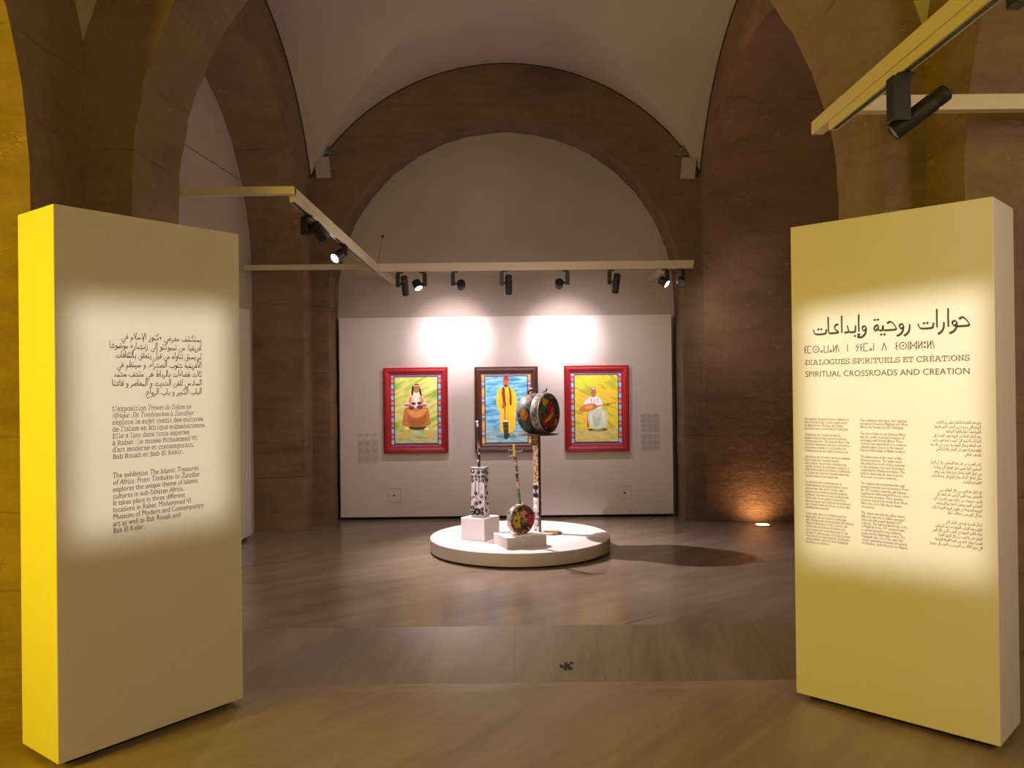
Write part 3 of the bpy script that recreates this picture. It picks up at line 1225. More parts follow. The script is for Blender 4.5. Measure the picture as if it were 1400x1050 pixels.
bfr = '''Cet espace d'exposition fait découvrir
deux courants spirituels tissés entre
le Maghreb et l'Afrique de l'Ouest :
les Gnaouas et la confrérie Tijâniyya.

L'adoption de l'islam au sud du
Sahara découle de plusieurs siècles
d'échanges avec l'Afrique du Nord. Ces
contacts dessinent une aire culturelle
commune, fondée sur la croyance en
l'islam sunnite, du tradition malikite.

Le Sahara est au coeur de ce processus
historique par les marchands
musulmans, les routes caravanières
relient le nord du continent jusqu'à la
côte de Guinée et au Tchad. L'adhésion
à l'islam est une clef d'accès dans ces
vastes réseaux économiques.

La religion est transmise par le
cheminement des personnes et leurs
rencontres. Dès le XV^e siècle, des
populations subsahariennes gagnent
le Maroc, souvent en tant qu'esclaves.
Elles font vivre jusqu'à aujourd'hui,
des pratiques spirituelles nourries par
les rituels ouest-africains, au sein des
cérémonies gnaouas.

C'est aussi depuis le Sahara que se
déploient les courants du soufisme,
dès l'époque des Almoravides (XI^e siècle).
Nées au Maghreb au XVII^e siècle, les
confréries soufies se diffusent sur
les itinéraires transsahariens et les
routes du pèlerinage. La Tijâniyya est
l'une des plus importantes, réunissant
actuellement des milliers d'adeptes,
du Maroc au Nigeria.'''.split('\n')
ben = '''This exhibition introduces two spiritual
movements found in Maghreb and West
Africa: the Gnawa and the Tijâniyyah.

The rise of Islam in sub-Saharan Africa
was the result of several centuries of
exchanges with North Africa. These
contacts have given birth to a common
cultural region, based on the shared
belief in Sunni Islam of Maliki tradition.

The Sahara was at the heart of this
historical process. The trade roads
that linked the north of the continent
to the Guinean coast and Chad were
controlled by Muslim merchants. The
belief in Islam was the key to access
these vast economic networks.

The religion was transmitted through
people's journeys and encounters. From
the 15^t^h century onwards, sub-Saharan
populations had reached Morocco, most
of the time as slaves. Their spiritual
practices inspired by rituals from West
Africa live on to this day in Gnawa
ceremonies.

The Sahara was also the place where
different currents in Sufism emerged
(since the Almoravid dynasty (11^t^h
century). The Sufi brotherhoods, born
in Maghreb in the 17^t^h century began
to spread along the trans-Saharan
roads and the pilgrimage routes. The
Tijâniyyah was one of the main Sufi
orders, gathering nowadays thousands
of followers, from Morocco to Nigeria.'''.split('\n')
bar_ = '''تتيح هذه القاعة استكشاف تيارين من التيارات
الروحية التي تجمع ما بين المغرب الكبير وافريقيا
الغربية وهما كناوة والزاوية التيجانية.
يعود انتشار الإسلام في افريقيا جنوب الصحراء إلى
المبادلات التجارية التي استمرت لعدة قرون ما بين
هذه المنطقة وشمال افريقيا، وقد نتجت عن ذلك بيئة
ثقافية مشتركة تقوم على الإيمان بالإسلام السني
والمذهب المالكي.

كانت الصحراء في قلب هذا المسلسل، ذلك أن التجار
المسلمين كانوا يعبرون طرق القوافل التي تربط ما
بين شمال القارة وساحل غينيا وتشاد ومن ثم فقد
شكل اعتناق الإسلام مفتاح الولوج إلى هذه الشبكات
الاقتصادية الواسعة.

لقد انتقل هذا الدين من خلال اللقاءات بين
الأشخاص، ومنذ القرن الخامس عشر انتقلت إلى
المغرب مجموعات من ساكنة جنوب الصحراء، كان
أغلبها من العبيد، وبفضل أدائها تحيا الممارسات
الروحية المستوحاة من طقوس افريقيا الغربية لا زالت
حية إلى اليوم ضمن احتفالات كناوة.

كما أن الصحراء أيضا هي المكان الذي
انتشرت فيه التيارات الصوفية منذ عهد المرابطين،
نشأت الطرق الصوفية في المغرب الكبير خلال القرن
السابع عشر، وانتشرت من خلال الطرق العابرة
للصحراء وطرق الحج ومن أهمها الطريقة التيجانية
التي تجمع الآلاف من المريدين من المغرب إلى نيجيريا.'''.split('\n')
para(bfr, 'serif', .0187, .059, 1.327, .01520, .615, M_ink2, 'french_column', tR, PR, 'grey French text column', 1)
para(ben, 'sans', .0187, .322, 1.325, .01525, .68, M_ink2, 'english_column', tR, PR, 'grey English text column', 1)
items = []
z = 1.326
rnd = random.Random(5)
for l in bar_:
    if l == '':
        z -= .0205
        continue
    _, _, tot = arabic_strokes(l)
    vs, fs, wd = arabic_mesh(l, .0165, min(.252, tot * .0125), .055)
    items.append((vs, fs, .816, z))
    z -= .0192
lettering('arabic_column', tR, PR, items, M_ink2, 'grey Arabic text column')
bpy.data.objects.remove(_tmpo)
bpy.data.curves.remove(_tmpc)

# ------------------------------------------------------------------ display boards
YB = 8.60
t = thing('display_board', (-.07, YB + .04, FZ), 'wide white display board on the back wall carrying the three framed pictures', 'display board')
MB().bbox((-1.845, YB, FZ + .03), (1.712, YB + .07, 2.262), .003).build('board', M_boardw, t)
MB().box((-1.80, YB + .03, FZ), (1.66, YB + .068, FZ + .03)).build('plinth', M_dark, t)
t = thing('display_board', (-2.53, 6.2, FZ), 'white display board in the left recess, mostly hidden by the left text panel', 'display board')
MB().bbox((-2.56, 4.75, FZ + .03), (-2.49, 7.66, 2.262), .003).build('board', M_boardw, t)
MB().box((-2.555, 4.8, FZ), (-2.53, 7.6, FZ + .03)).build('plinth', M_dark, t)

for k, (x, z) in enumerate(((-1.27, .36), (1.19, .36))):
    t = thing('access_hatch', (x, YB, z), ('small square access hatch low on the display board, below the left picture', 'small square access hatch low on the display board, below the right picture')[k], 'hatch')
    hs = .068
    MB().box((x - hs, YB - .004, z - hs), (x + hs, YB - .0005, z + hs)).build('cover', M_boardw, t)
    b = MB()
    for (a, c) in (((-hs - .003, -hs - .003), (-hs, hs + .003)), ((hs, -hs - .003), (hs + .003, hs + .003)), ((-hs, hs), (hs, hs + .003)), ((-hs, -hs - .003), (hs, -hs))):
        b.box((x + a[0], YB - .0015, z + a[1]), (x + c[0], YB - .0003, z + c[1]))
    b.build('gap_line', mat('hatch_gap', (.30, .26, .24), .9), t)
    mt = Matrix.Translation((x, YB - .004, z)) @ Matrix.Rotation(PI / 2, 4, 'X')
    MB().lathe([(.011, 0), (.011, .003)], 16, 0, mt).build('lock', M_black, t)

M_cap = mat('caption_grey', (.40, .36, .34), .8)
M_capplate = mat('caption_clear_film', (.60, .57, .545), .7)


def caption(x0, z0, x1, z1, rows, label, header=False):
    t = thing('caption_label', ((x0 + x1) / 2, YB, z0), label, 'label')
    b = MB()
    b.box((x0, YB - .003, z0), (x1, YB - .0005, z1))
    b.build('film', M_capplate if not header else M_boardw, t)
    cw = (x1 - x0) / 3
    rnd = random.Random(int(x0 * 1000) + rows)
    rh = (z1 - z0) / rows
    for c in range(3):
        for r in range(rows):
            b = MB()
            for l in range(3):
                zz = z1 - rh * r - rh * .25 - l * rh * .22
                ln = cw * (.78 if l < 2 else .5) * rnd.uniform(.7, 1)
                b.box((x0 + cw * c + cw * .1, YB - .0038, zz - rh * .045), (x0 + cw * c + cw * .1 + ln, YB - .0030, zz + rh * .045))
            b.build('text_block', M_cap, t)


caption(-1.655, .975, -1.430, 1.035, 1, 'small grey caption block left of the left picture, header lines on top', True)
caption(-1.655, .705, -1.430, .955, 3, 'small square caption label left of the left picture, below the header lines')
caption(1.375, 1.0, 1.570, 1.20, 4, 'upper small caption label right of the right picture')
caption(1.375, .805, 1.575, .985, 3, 'lower small caption label right of the right picture')

# ------------------------------------------------------------------ framed pictures


def smooth_poly(pts, n=2):
    p = list(pts)
    for _ in range(n):
        q = []
        for a, c in zip(p, p[1:] + p[:1]):
            q.append((a[0] * .78 + c[0] * .22, a[1] * .78 + c[1] * .22))
            q.append((a[0] * .22 + c[0] * .78, a[1] * .22 + c[1] * .78))
        p = q
    return p


def weave(name, c0, c1, c2, scale, rot, seed):
    m = bpy.data.materials.new(name)
    m.use_nodes = True
    nt, b = nodes_of(m)
    b.inputs['Roughness'].default_value = .35
    tc = nt.nodes.new('ShaderNodeTexCoord')
    mp = nt.nodes.new('ShaderNodeMapping')
    mp.inputs['Rotation'].default_value = (0, rot, 0)
    nt.links.new(tc.outputs['Object'], mp.inputs['Vector'])
    mp2 = nt.nodes.new('ShaderNodeMapping')
    mp2.inputs['Location'].default_value = (seed, 0, seed * 2)
    mp2.inputs['Scale'].default_value = (1.0, 1, 4.0)
    nt.links.new(mp.outputs[0], mp2.inputs['Vector'])
    mp = mp2
    n = nt.nodes.new('ShaderNodeTexNoise')
    n.inputs['Scale'].default_value = scale
    n.inputs['Detail'].default_value = 3
    nt.links.new(mp.outputs[0], n.inputs['Vector'])
    r = ramp(nt, [(.36, c0), (.5, c1), (.64, c2)])
    nt.links.new(n.outputs['Fac'], r.inputs['Fac'])
    nt.links.new(r.outputs['Color'], b.inputs['Base Color'])
    return m


def tin_strip(name, cols):
    return [mat('%s_%d' % (name, i), c, .4) for i, c in enumerate(cols)]


def frame(x0, x1, z0, z1, fcol, name_m, label, inlay, px, bgm, floorm, figure, edge):
    """picture: moulded frame, inner band of small coloured blocks, dark line, print"""
    cx = (x0 + x1) / 2
    t = thing('framed_picture', (cx, YB, z0), label, 'picture')
    fm = mat(name_m, fcol, .38, noise=.18, nscale=60)
    prof = [(0, .0), (0, .052), (.010, .060), (.020, .052), (.029, .056), (.051, .046), (.061, .030), (.069, .030), (.072, .016), (.072, .0)]
    # mitred moulding from the profile: distance inwards, height off the wall
    b = MB()
    rings = []
    for d, h in prof:
        rings.append([(x0 + d, YB - h, z0 + d), (x1 - d, YB - h, z0 + d), (x1 - d, YB - h, z1 - d), (x0 + d, YB - h, z1 - d)])
    vs = [v for r_ in rings for v in r_]
    fs = []
    for i in range(len(rings) - 1):
        for k in range(4):
            fs.append((i * 4 + k, i * 4 + (k + 1) % 4, (i + 1) * 4 + (k + 1) % 4, (i + 1) * 4 + k))
    b.add(vs, fs)
    # small studs along the moulding
    for d in (.016, .040):
        nx = int((x1 - x0 - 2 * d) / .024)
        nz = int((z1 - z0 - 2 * d) / .024)
        hh = .0575 if d < .03 else .0525
        for k in range(nx + 1):
            x = x0 + d + (x1 - x0 - 2 * d) * k / nx
            for z in (z0 + d, z1 - d):
                b.box((x - .006, YB - hh - .003, z - .004), (x + .006, YB - hh, z + .004))
        for k in range(1, nz):
            z = z0 + d + (z1 - z0 - 2 * d) * k / nz
            for x in (x0 + d, x1 - d):
                b.box((x - .004, YB - hh - .003, z - .006), (x + .004, YB - hh, z + .006))
    b.build('frame', fm, t)
    MB().box((x0 + .071, YB - .014, z0 + .071), (x1 - .071, YB - .002, z1 - .071)).build('backing', mat('%s_backing' % name_m, edge, .5), t)
    # band of blocks left and right
    ms = tin_strip(name_m + '_inlay', inlay)
    lens_ = (.046, .026, .023, .024) if len(inlay) == 4 else (.05, .02, .03, .02, .026, .03)
    for sx in (0, 1):
        b = MB()
        xa = x0 + .074 if sx == 0 else x1 - .074 - .030
        a, zb_ = z0 + .092, z1 - .092
        k = 0
        while a < zb_ - .012:
            c = min(a + lens_[k % len(lens_)], zb_)
            b.bbox((xa, YB - .022, a + .001), (xa + .030, YB - .013, c - .001), .002, k % len(inlay), None, 1)
            a = c
            k += 1
        b.build('inlay_strip', ms, t)
    # print
    pa, pb, pc, pd = x0 + .113, x1 - .113, z0 + .104, z1 - .104
    MB().box((pa - .008, YB - .0185, pc - .008), (pb + .008, YB - .013, pd + .008)).build('black_line', M_black, t)
    W, H_ = pb - pa, pd - pc
    mats = [bgm, floorm]
    b = MB()
    b.add([(pa, YB - .019, pc), (pb, YB - .019, pc), (pb, YB - .019, pd), (pa, YB - .019, pd)], [(0, 1, 2, 3)], 0)
    zf = pc + H_ * .20
    b.add([(pa, YB - .0191, pc), (pb, YB - .0191, pc), (pb, YB - .0191, zf), (pa, YB - .0191, zf)], [(0, 1, 2, 3)], 1)
    for i, (col, pts, sm) in enumerate(figure):
        mm = mat('print_%02d%02d%02d' % tuple(int(c * 99) for c in col), col, .4)
        if mm not in mats:
            mats.append(mm)
        p = smooth_poly(pts, 2) if sm else pts
        b.add([(pa + u * W, YB - .0193 - .00008 * i, pd - v * H_) for u, v in p], [tuple(range(len(p)))], mats.index(mm))
    o = b.build('print', mats, t)
    return t, (pa, pb, pc, pd)


def ell(cx, cy, rx, ry, n=16):
    return [(cx + rx * math.cos(2 * PI * k / n), cy + ry * math.sin(2 * PI * k / n)) for k in range(n)]


SK = (.42, .17, .08)
SKD = (.22, .08, .035)
HAIR = (.02, .013, .01)
# seated musician with cymbals (left print), u right, v down
fig1 = [
    (( .05, .06, .02), ell(.53, .765, .22, .035), True),
    (( .93, .86, .72), [(.22, .85), (.34, .85), (.36, .77), (.24, .76)], True),
    (( .93, .86, .72), [(.68, .84), (.79, .85), (.78, .76), (.69, .77)], True),
    (( .72, .45, .06), [(.12, .895), (.16, .905), (.33, .86), (.38, .81), (.33, .78), (.24, .80)], True),
    (( .72, .45, .06), [(.67, .80), (.72, .79), (.80, .82), (.87, .89), (.84, .905), (.74, .87)], True),
    (( .80, .74, .66), [(.18, .74), (.82, .73), (.80, .70), (.18, .71)], True),
    (( .52, .20, .05), [(.20, .55), (.19, .60), (.165, .70), (.17, .725), (.20, .735), (.34, .745), (.50, .755), (.68, .75), (.81, .725), (.84, .715), (.835, .69), (.815, .58), (.80, .52), (.77, .47), (.66, .44), (.33, .44), (.23, .48)], True),
    (( .36, .13, .03), [(.28, .55), (.40, .62), (.52, .64), (.66, .60), (.76, .52), (.72, .72), (.52, .75), (.32, .73)], True),
    (( .70, .33, .10), [(.27, .50), (.38, .59), (.52, .615), (.66, .58), (.77, .49), (.68, .47), (.52, .52), (.36, .47)], True),
    (( .86, .72, .52), [(.47, .22), (.38, .255), (.33, .30), (.27, .38), (.19, .42), (.20, .455), (.34, .455), (.50, .47), (.66, .455), (.78, .455), (.79, .42), (.71, .37), (.67, .30), (.63, .255), (.55, .22)], True),
    (( .62, .30, .14), [(.36, .28), (.31, .37), (.38, .42), (.41, .32)], True),
    (( .62, .30, .14), [(.62, .28), (.70, .37), (.63, .41), (.58, .32)], True),
    ((.94, .88, .78), [(.475, .225), (.455, .42), (.555, .42), (.545, .225)], False),
    (HAIR, [(.42, .12), (.39, .22), (.40, .30), (.44, .24), (.46, .14)], True),
    (HAIR, [(.57, .13), (.58, .24), (.62, .30), (.64, .28), (.61, .18)], True),
    (SK, ell(.513, .172, .066, .068), True),
    (HAIR, [(.455, .135), (.50, .14), (.57, .135), (.58, .11), (.52, .095), (.45, .11)], True),
    ((.85, .70, .38), [(.45, .118), (.57, .118), (.575, .132), (.447, .132)], False),
    (SKD, ell(.49, .160, .010, .006, 8), False), (SKD, ell(.536, .160, .010, .006, 8), False), ((.62, .25, .2), ell(.513, .20, .022, .007, 8), False),
    (SK, [(.20, .43), (.33, .445), (.40, .43), (.36, .41), (.24, .405)], True),
    (SK, [(.62, .43), (.68, .45), (.78, .44), (.72, .41), (.66, .41)], True),
    ((.10, .045, .05), ell(.44, .40, .055, .024), True), ((.10, .045, .05), ell(.58, .395, .055, .024), True),
    ((.16, .05, .07), ell(.39, .465, .07, .032), True), ((.16, .05, .07), ell(.59, .455, .075, .030), True),
    ((.55, .20, .08), ell(.50, .49, .06, .028), True),
]
# standing man in a long yellow coat (middle print)
fig2 = [
    ((.10, .30, .42), ell(.50, .91, .26, .025), True),
    ((.05, .035, .02), ell(.60, .885, .075, .022), True), ((.80, .58, .06), ell(.615, .885, .045, .012), True),
    ((.92, .62, .03), [(.36, .16), (.28, .24), (.25, .38), (.30, .50), (.35, .50), (.34, .84), (.42, .86), (.72, .84), (.71, .52), (.76, .44), (.73, .26), (.64, .16)], True),
    ((.80, .48, .02), [(.50, .20), (.52, .50), (.50, .84), (.53, .84), (.555, .50), (.54, .22)], True),
    ((.80, .48, .02), [(.31, .34), (.34, .42), (.40, .46), (.36, .38)], True),
    ((.30, .02, .015), [(.41, .15), (.39, .24), (.41, .36), (.44, .48), (.50, .46), (.475, .32), (.47, .17)], True),
    ((.30, .02, .015), [(.55, .15), (.58, .28), (.57, .42), (.61, .45), (.635, .40), (.62, .24), (.58, .15)], True),
    (SK, ell(.495, .10, .070, .065), True),
    ((.04, .03, .02), ell(.495, .142, .040, .018), True),
    ((.45, .02, .02), [(.43, .075), (.44, .01), (.46, .0), (.54, .0), (.555, .01), (.565, .075), (.50, .06)], False),
    (SKD, ell(.468, .092, .012, .006, 8), False), (SKD, ell(.522, .092, .012, .006, 8), False), (SKD, ell(.495, .126, .024, .006, 8), False),
    ((.40, .10, .02), [(.445, .46), (.475, .46), (.475, .68), (.455, .68)], False),
    (SK, ell(.43, .455, .042, .034), True),
    ((.88, .80, .70), ell(.475, .685, .065, .024), True),
    ((.045, .04, .04), [(.41, .69), (.54, .69), (.545, .93), (.50, .955), (.44, .945)], False),
    ((.13, .11, .10), [(.42, .72), (.535, .72), (.535, .735), (.42, .735)], False), ((.13, .11, .10), [(.425, .78), (.538, .78), (.538, .80), (.425, .80)], False), ((.13, .11, .10), [(.43, .84), (.54, .84), (.54, .855), (.43, .855)], False),
]
# seated musician in pale robe with a long-necked lute (right print)
fig3 = [
    ((.26, .28, .06), ell(.52, .82, .24, .03), True),
    ((.55, .05, .03), [(.28, .58), (.32, .58), (.325, .78), (.28, .785)], False),
    ((.03, .02, .015), [(.30, .83), (.31, .815), (.42, .805), (.40, .83)], True), ((.03, .02, .015), [(.60, .80), (.74, .815), (.75, .83), (.66, .825)], True),
    ((.58, .68, .52), [(.30, .56), (.29, .66), (.33, .78), (.36, .805), (.55, .815), (.72, .785), (.76, .70), (.74, .54), (.60, .50), (.40, .50)], True),
    ((.44, .54, .40), [(.40, .58), (.46, .64), (.55, .64), (.60, .56), (.58, .74), (.50, .79), (.44, .76)], True),
    ((.72, .80, .66), [(.33, .56), (.36, .74), (.40, .78), (.39, .60)], True), ((.72, .80, .66), [(.62, .55), (.64, .72), (.69, .74), (.68, .55)], True),
    ((.80, .84, .86), [(.36, .32), (.24, .38), (.19, .43), (.30, .46), (.45, .52), (.62, .50), (.66, .45), (.60, .35), (.50, .31)], True),
    ((.40, .52, .68), [(.36, .34), (.38, .42), (.40, .42), (.39, .34)], False), ((.40, .52, .68), [(.52, .34), (.53, .42), (.55, .42), (.545, .34)], False), ((.40, .52, .68), [(.44, .36), (.45, .44), (.47, .44), (.465, .36)], False),
    (SK, ell(.43, .265, .062, .070), True),
    (HAIR, [(.37, .225), (.39, .19), (.43, .18), (.48, .195), (.49, .225), (.43, .215)], True),
    ((.75, .72, .66), ell(.43, .205, .045, .012, 8), False),
    (SKD, ell(.408, .258, .011, .006, 8), False), (SKD, ell(.452, .258, .011, .006, 8), False), ((.5, .12, .08), ell(.43, .298, .022, .007, 8), False),
    ((.62, .20, .05), [(.09, .53), (.12, .48), (.24, .44), (.40, .42), (.52, .45), (.53, .49), (.40, .53), (.22, .55), (.12, .555)], True),
    ((.76, .36, .12), [(.22, .47), (.40, .44), (.49, .465), (.40, .50), (.24, .51)], True),
    ((.50, .24, .10), [(.50, .462), (.96, .405), (.965, .418), (.51, .482)], False),
    (SK, ell(.77, .445, .05, .022), True), (SK, ell(.46, .475, .045, .026), True),
]
RED = (.32, .012, .016)
inl_red = [(.28, .52, .76), (.30, .12, .34), (.78, .28, .16), (.34, .12, .34)]
inl_br = [(.82, .48, .08), (.70, .36, .22), (.24, .20, .42), (.78, .62, .50), (.45, .25, .35), (.80, .42, .10)]
bg1 = weave('print_green_background', (.24, .46, .05), (.60, .66, .16), (.72, .74, .28), 5.0, .5, 1.3)
fl1 = weave('print_green_ground', (.30, .48, .16), (.52, .56, .24), (.60, .46, .26), 9.0, -.2, 4.0)
bg2 = weave('print_blue_background', (.05, .26, .56), (.16, .52, .80), (.34, .68, .84), 7.0, .05, 2.3)
fl2 = weave('print_blue_ground', (.20, .46, .55), (.34, .60, .66), (.46, .68, .70), 9.0, 0, 5.0)
bg3 = weave('print_yellow_background', (.40, .44, .05), (.76, .66, .04), (.80, .52, .07), 5.0, -.5, 3.3)
fl3 = weave('print_yellow_ground', (.44, .48, .12), (.60, .56, .18), (.66, .56, .20), 9.0, -.2, 6.0)
pics = []
pics.append(frame(-1.365, -.685, .812, 1.724, RED, 'red_frame', 'red framed picture of a seated musician in an orange skirt, left on the display board', inl_red, 0, bg1, fl1, fig1, (.22, .10, .26)))
pics.append(frame(-.398, .274, .810, 1.721, (.075, .028, .016), 'brown_frame', 'dark brown framed picture of a standing man in a long yellow coat', inl_br, 0, bg2, fl2, fig2, (.30, .20, .22)))
pics.append(frame(.556, 1.240, .807, 1.725, RED, 'red_frame', 'red framed picture of a seated lute player in pale robe, right on the display board', inl_red, 0, bg3, fl3, fig3, (.22, .10, .26)))

# ------------------------------------------------------------------ lighting rails


def rail_parts(t, x0, x1, y0, y1, z0, track=None, slot=True):
    """white box beam; optional track under it with a black slot"""
    MB().bbox((x0, y0, z0), (x1, y1, z0 + .045), .002).build('beam', M_rail, t)
    if track:
        a0, a1, b0, b1 = track
        MB().box((a0, b0, z0 - .032), (a1, b1, z0)).build('track', M_rail, t)
        b = MB()
        if a1 - a0 > b1 - b0:
            m_ = (b0 + b1) / 2
            b.box((a0 + .01, m_ - .008, z0 - .0335), (a1 - .01, m_ + .008, z0 - .031))
        else:
            m_ = (a0 + a1) / 2
            b.box((m_ - .008, b0 + .01, z0 - .0335), (m_ + .008, b1 - .01, z0 - .031))
        b.build('slot', M_black, t)


ZR = 2.605
t = thing('lighting_rail', (-.4, 7.3, ZR), 'cream rail frame hung across the bay above the dais, holding a row of spotlights', 'lighting rail')
rail_parts(t, -2.48, 1.705, 7.475, 7.525, ZR + .015, (-1.22, 1.70, 7.483, 7.517))
rail_parts(t, -1.285, -1.235, 4.62, 8.62, ZR + .016, (-1.277, -1.243, 4.66, 7.47))
rail_parts(t, -2.055, -1.235, 4.60, 4.65, ZR + .017)
rail_parts(t, 1.47, 1.52, 7.52, 8.62, ZR + .016)
MB().tube([(-1.26, 7.55, ZR + .04), (-1.385, 8.745, 3.16)], .0025, 6).build('stay_wire', mat('steel_wire', (.16, .13, .10), .5), t)
MB().lathe([(.012, 0), (.012, .02)], 12, 0, Matrix.Translation((-1.385, 8.75, 3.16)) @ Matrix.Rotation(PI / 2, 4, 'X')).build('wire_anchor', M_black, t)
o = MB().tube([(-2.563, 5.9, 3.43), (-2.563, 6.9, 3.47), (-2.563, 7.62, 3.50)], .0035, 6).build('stay_wire', mat('steel_wire', (.16, .13, .10), .5))
tag(o, 'thin dark wire strung across the white wall under the left arch', 'wire')

t2 = thing('lighting_rail', (1.33, 2.0, ZR), 'near lighting rail at upper right, its left side lit yellow, with one crosspiece', 'lighting rail')
MB().bbox((1.305, -.6, 2.575), (1.355, 3.47, 2.630), .002).build('beam', M_rail, t2)
MB().box((1.313, -.58, 2.540), (1.347, 3.30, 2.575)).build('track', M_rail, t2)
MB().box((1.322, -.57, 2.5385), (1.338, 3.28, 2.5405)).build('slot', M_black, t2)
MB().bbox((1.355, 3.275, 2.612), (2.92, 3.325, 2.675), .002).build('crosspiece', M_rail, t2)

# ------------------------------------------------------------------ spotlights


def spotlight(pos, off, aimv, length, rad, label, lit=True, group=None, drv=(.036, .05, .125), hz=-.12, back=.45):
    """track spotlight: adapter on the rail, driver box, swivelling head with lens. off: head offset from the driver"""
    x, y, z = pos
    t = thing('track_spotlight', (x, y, z), label, 'spotlight', group)
    MB().bbox((x - .028, y - .017, z - .014), (x + .028, y + .017, z), .003).build('adapter', M_black, t)
    ox = -.02 if off[0] > 0 else .02
    MB().bbox((x + ox - drv[0] / 2, y - drv[1] / 2, z - .014 - drv[2]), (x + ox + drv[0] / 2, y + drv[1] / 2, z - .013), .004).build('driver_box', M_black, t)
    hc = Vector((x + off[0], y + off[1], z + hz))
    MB().tube([(x + ox, y, z - .02 - drv[2] * .72), tuple(hc)], .010, 10).build('pivot', M_black2, t)
    d = (Vector(aimv) - hc).normalized()
    q = d.to_track_quat('Z', 'Y').to_matrix().to_4x4()
    mt = Matrix.Translation(hc) @ q
    L0, L1 = -length * back, length * (1 - back)
    prof = [(rad * .80, L0), (rad * .95, L0 + .006), (rad * .95, L0 + length * .18), (rad * .90, L0 + length * .20), (rad * .90, L0 + length * .24), (rad, L0 + length * .26), (rad, L1 - .004), (rad * .96, L1), (rad * .86, L1), (rad * .80, L1 - .012)]
    h = MB().lathe(prof, 24, 0, mt, True).build('head', M_black, t, smooth=True)
    MB().lathe([(rad * .84, L1 - .010), (rad * .84, L1 - .003)], 24, 0, mt).build('lens', M_lens if lit else M_lensoff, t)
    tip = hc + d * (L1 + .004)
    return t, tip


WARM = (1.0, .80, .72)
WASH = (1.0, .79, .82)
Yr, Zr = 7.50, ZR + .015 - .032
Zb = ZR - .017
# three long framing projectors, one for each picture
lab = ['long black tube spotlight on the back rail, aimed at the left picture', 'long black tube spotlight on the back rail, aimed at the middle picture', 'long black tube spotlight on the back rail, aimed at the right picture']
for k, x in enumerate((-1.032, -.064, .940)):
    pa, pb, pc, pd = pics[k][1]
    fx0, fx1, fz0, fz1 = pa - .113, pb + .113, pc - .104, pd + .104
    cx = (pa + pb) / 2
    tx = (-.985, -.03, .90)[k]
    t, tip = spotlight((x, Yr, Zr), (.044, 0), (tx, 8.6, 1.0), .19, .033, lab[k], True)
    l = spot('spot_light', tip, (cx, YB, 1.2), (72, 76, 74)[k], WASH, 60, .3, .015, t)
    framing(l, [(fx0, YB - .03, fz0), (fx1, YB - .03, fz0), (fx1, YB - .03, fz1), (fx0, YB - .03, fz1)], .03)
# wall washers
t, tip = spotlight((-.519, Yr, Zr), (.055, .03), (-.52, 8.6, 2.0), .085, .041, 'short black spotlight washing the board between the left and middle pictures', True)
spot('spot_light', tip, (-.62, YB, 2.04), 100, WASH, 54, 1.0, .02, t)
spot('spill_light', tip, (-.75, YB, 1.5), 42, WASH, 120, 1.0, .02, t)
t, tip = spotlight((.508, Yr, Zr), (-.055, .03), (.46, 8.6, 2.0), .085, .041, 'short black spotlight washing the board between the middle and right pictures', True)
spot('spot_light', tip, (.55, YB, 2.04), 100, WASH, 54, 1.0, .02, t)
spot('spill_light', tip, (.70, YB, 1.5), 42, WASH, 120, 1.0, .02, t)
# key light of the dais
t, tip = spotlight((-.822, Yr, Zr), (-.05, -.02), (.10, 6.6, .35), .085, .041, 'short black spotlight with glowing lens facing the dais, next to the leftmost tube', True)
spot('spot_light', tip, (.20, 6.75, .45), 480, (1, .81, .83), 84, .9, .02, t)
t, tip = spotlight((1.438, Yr, Zr), (-.02, -.02), (2.3, 7.0, 1.75), .085, .041, 'short black spotlight second from the right end of the back rail', True)
spot('spot_light', tip, (2.9, 8.2, 2.1), 34, WARM, 100, 1.0, .02, t)
t, tip = spotlight((1.582, Yr, Zr), (.0, -.03), (1.45, 6.6, 1.9), .085, .041, 'short dark spotlight at the right end of the back rail', False)
# on the rail that runs in depth
t, tip = spotlight((-1.26, 5.02, Zb), (.05, .03), (.1, 6.9, .6), .115, .045, 'black spotlight near the corner of the rail frame on the left, seen from behind', True, drv=(.045, .06, .11), hz=-.09)
spot('spot_light', tip, (-.12, 6.95, .62), 300, WASH, 29, .7, .02, t)
t, tip = spotlight((-1.26, 6.02, Zb), (-.02, -.01), (-1.95, 5.1, 1.75), .10, .040, 'black spotlight with bright lens on the slanting left rail', True, drv=(.04, .05, .07), hz=-.085)
spot('spot_light', tip, (-2.0, 5.7, .1), 75, WARM, 125, 1.0, .02, t)
# near right rail
t, tip = spotlight((1.33, 2.70, 2.540), (.06, .0), (.50, 3.00, 1.72), .205, .031, 'large black spotlight on the near right rail, pointing down to the left', False, drv=(.062, .05, .15), hz=-.125)
t, tip = spotlight((1.33, 2.06, 2.540), (.13, .0), (1.9, 2.6, 2.3), .15, .032, 'black spotlight cut off by the top right corner of the photo', False, drv=(.036, .05, .064), hz=-.045)

# ------------------------------------------------------------------ in-floor uplight
t = thing('floor_uplight', (2.48, 8.02, FZ), 'small round uplight sunk in the floor, glowing against the right wall', 'floor light')
MB().lathe([(.085, 0), (.085, .004), (.066, .006), (.066, .002)], 32, 0, Matrix.Translation((2.48, 8.02, FZ))).build('rim', mat('steel_rim', (.5, .45, .4), .3, .9), t)
MB().lathe([(.064, .004), (.060, .007)], 32, 0, Matrix.Translation((2.48, 8.02, FZ))).build('lens', mat('warm_lens', (.9, .8, .6), .3, emit=(1, .80, .55), es=9), t)
spot('uplight', (2.48, 8.02, FZ + .02), (2.48, 8.23, .40), 14, (1, .55, .22), 150, 1.0, .04, t)

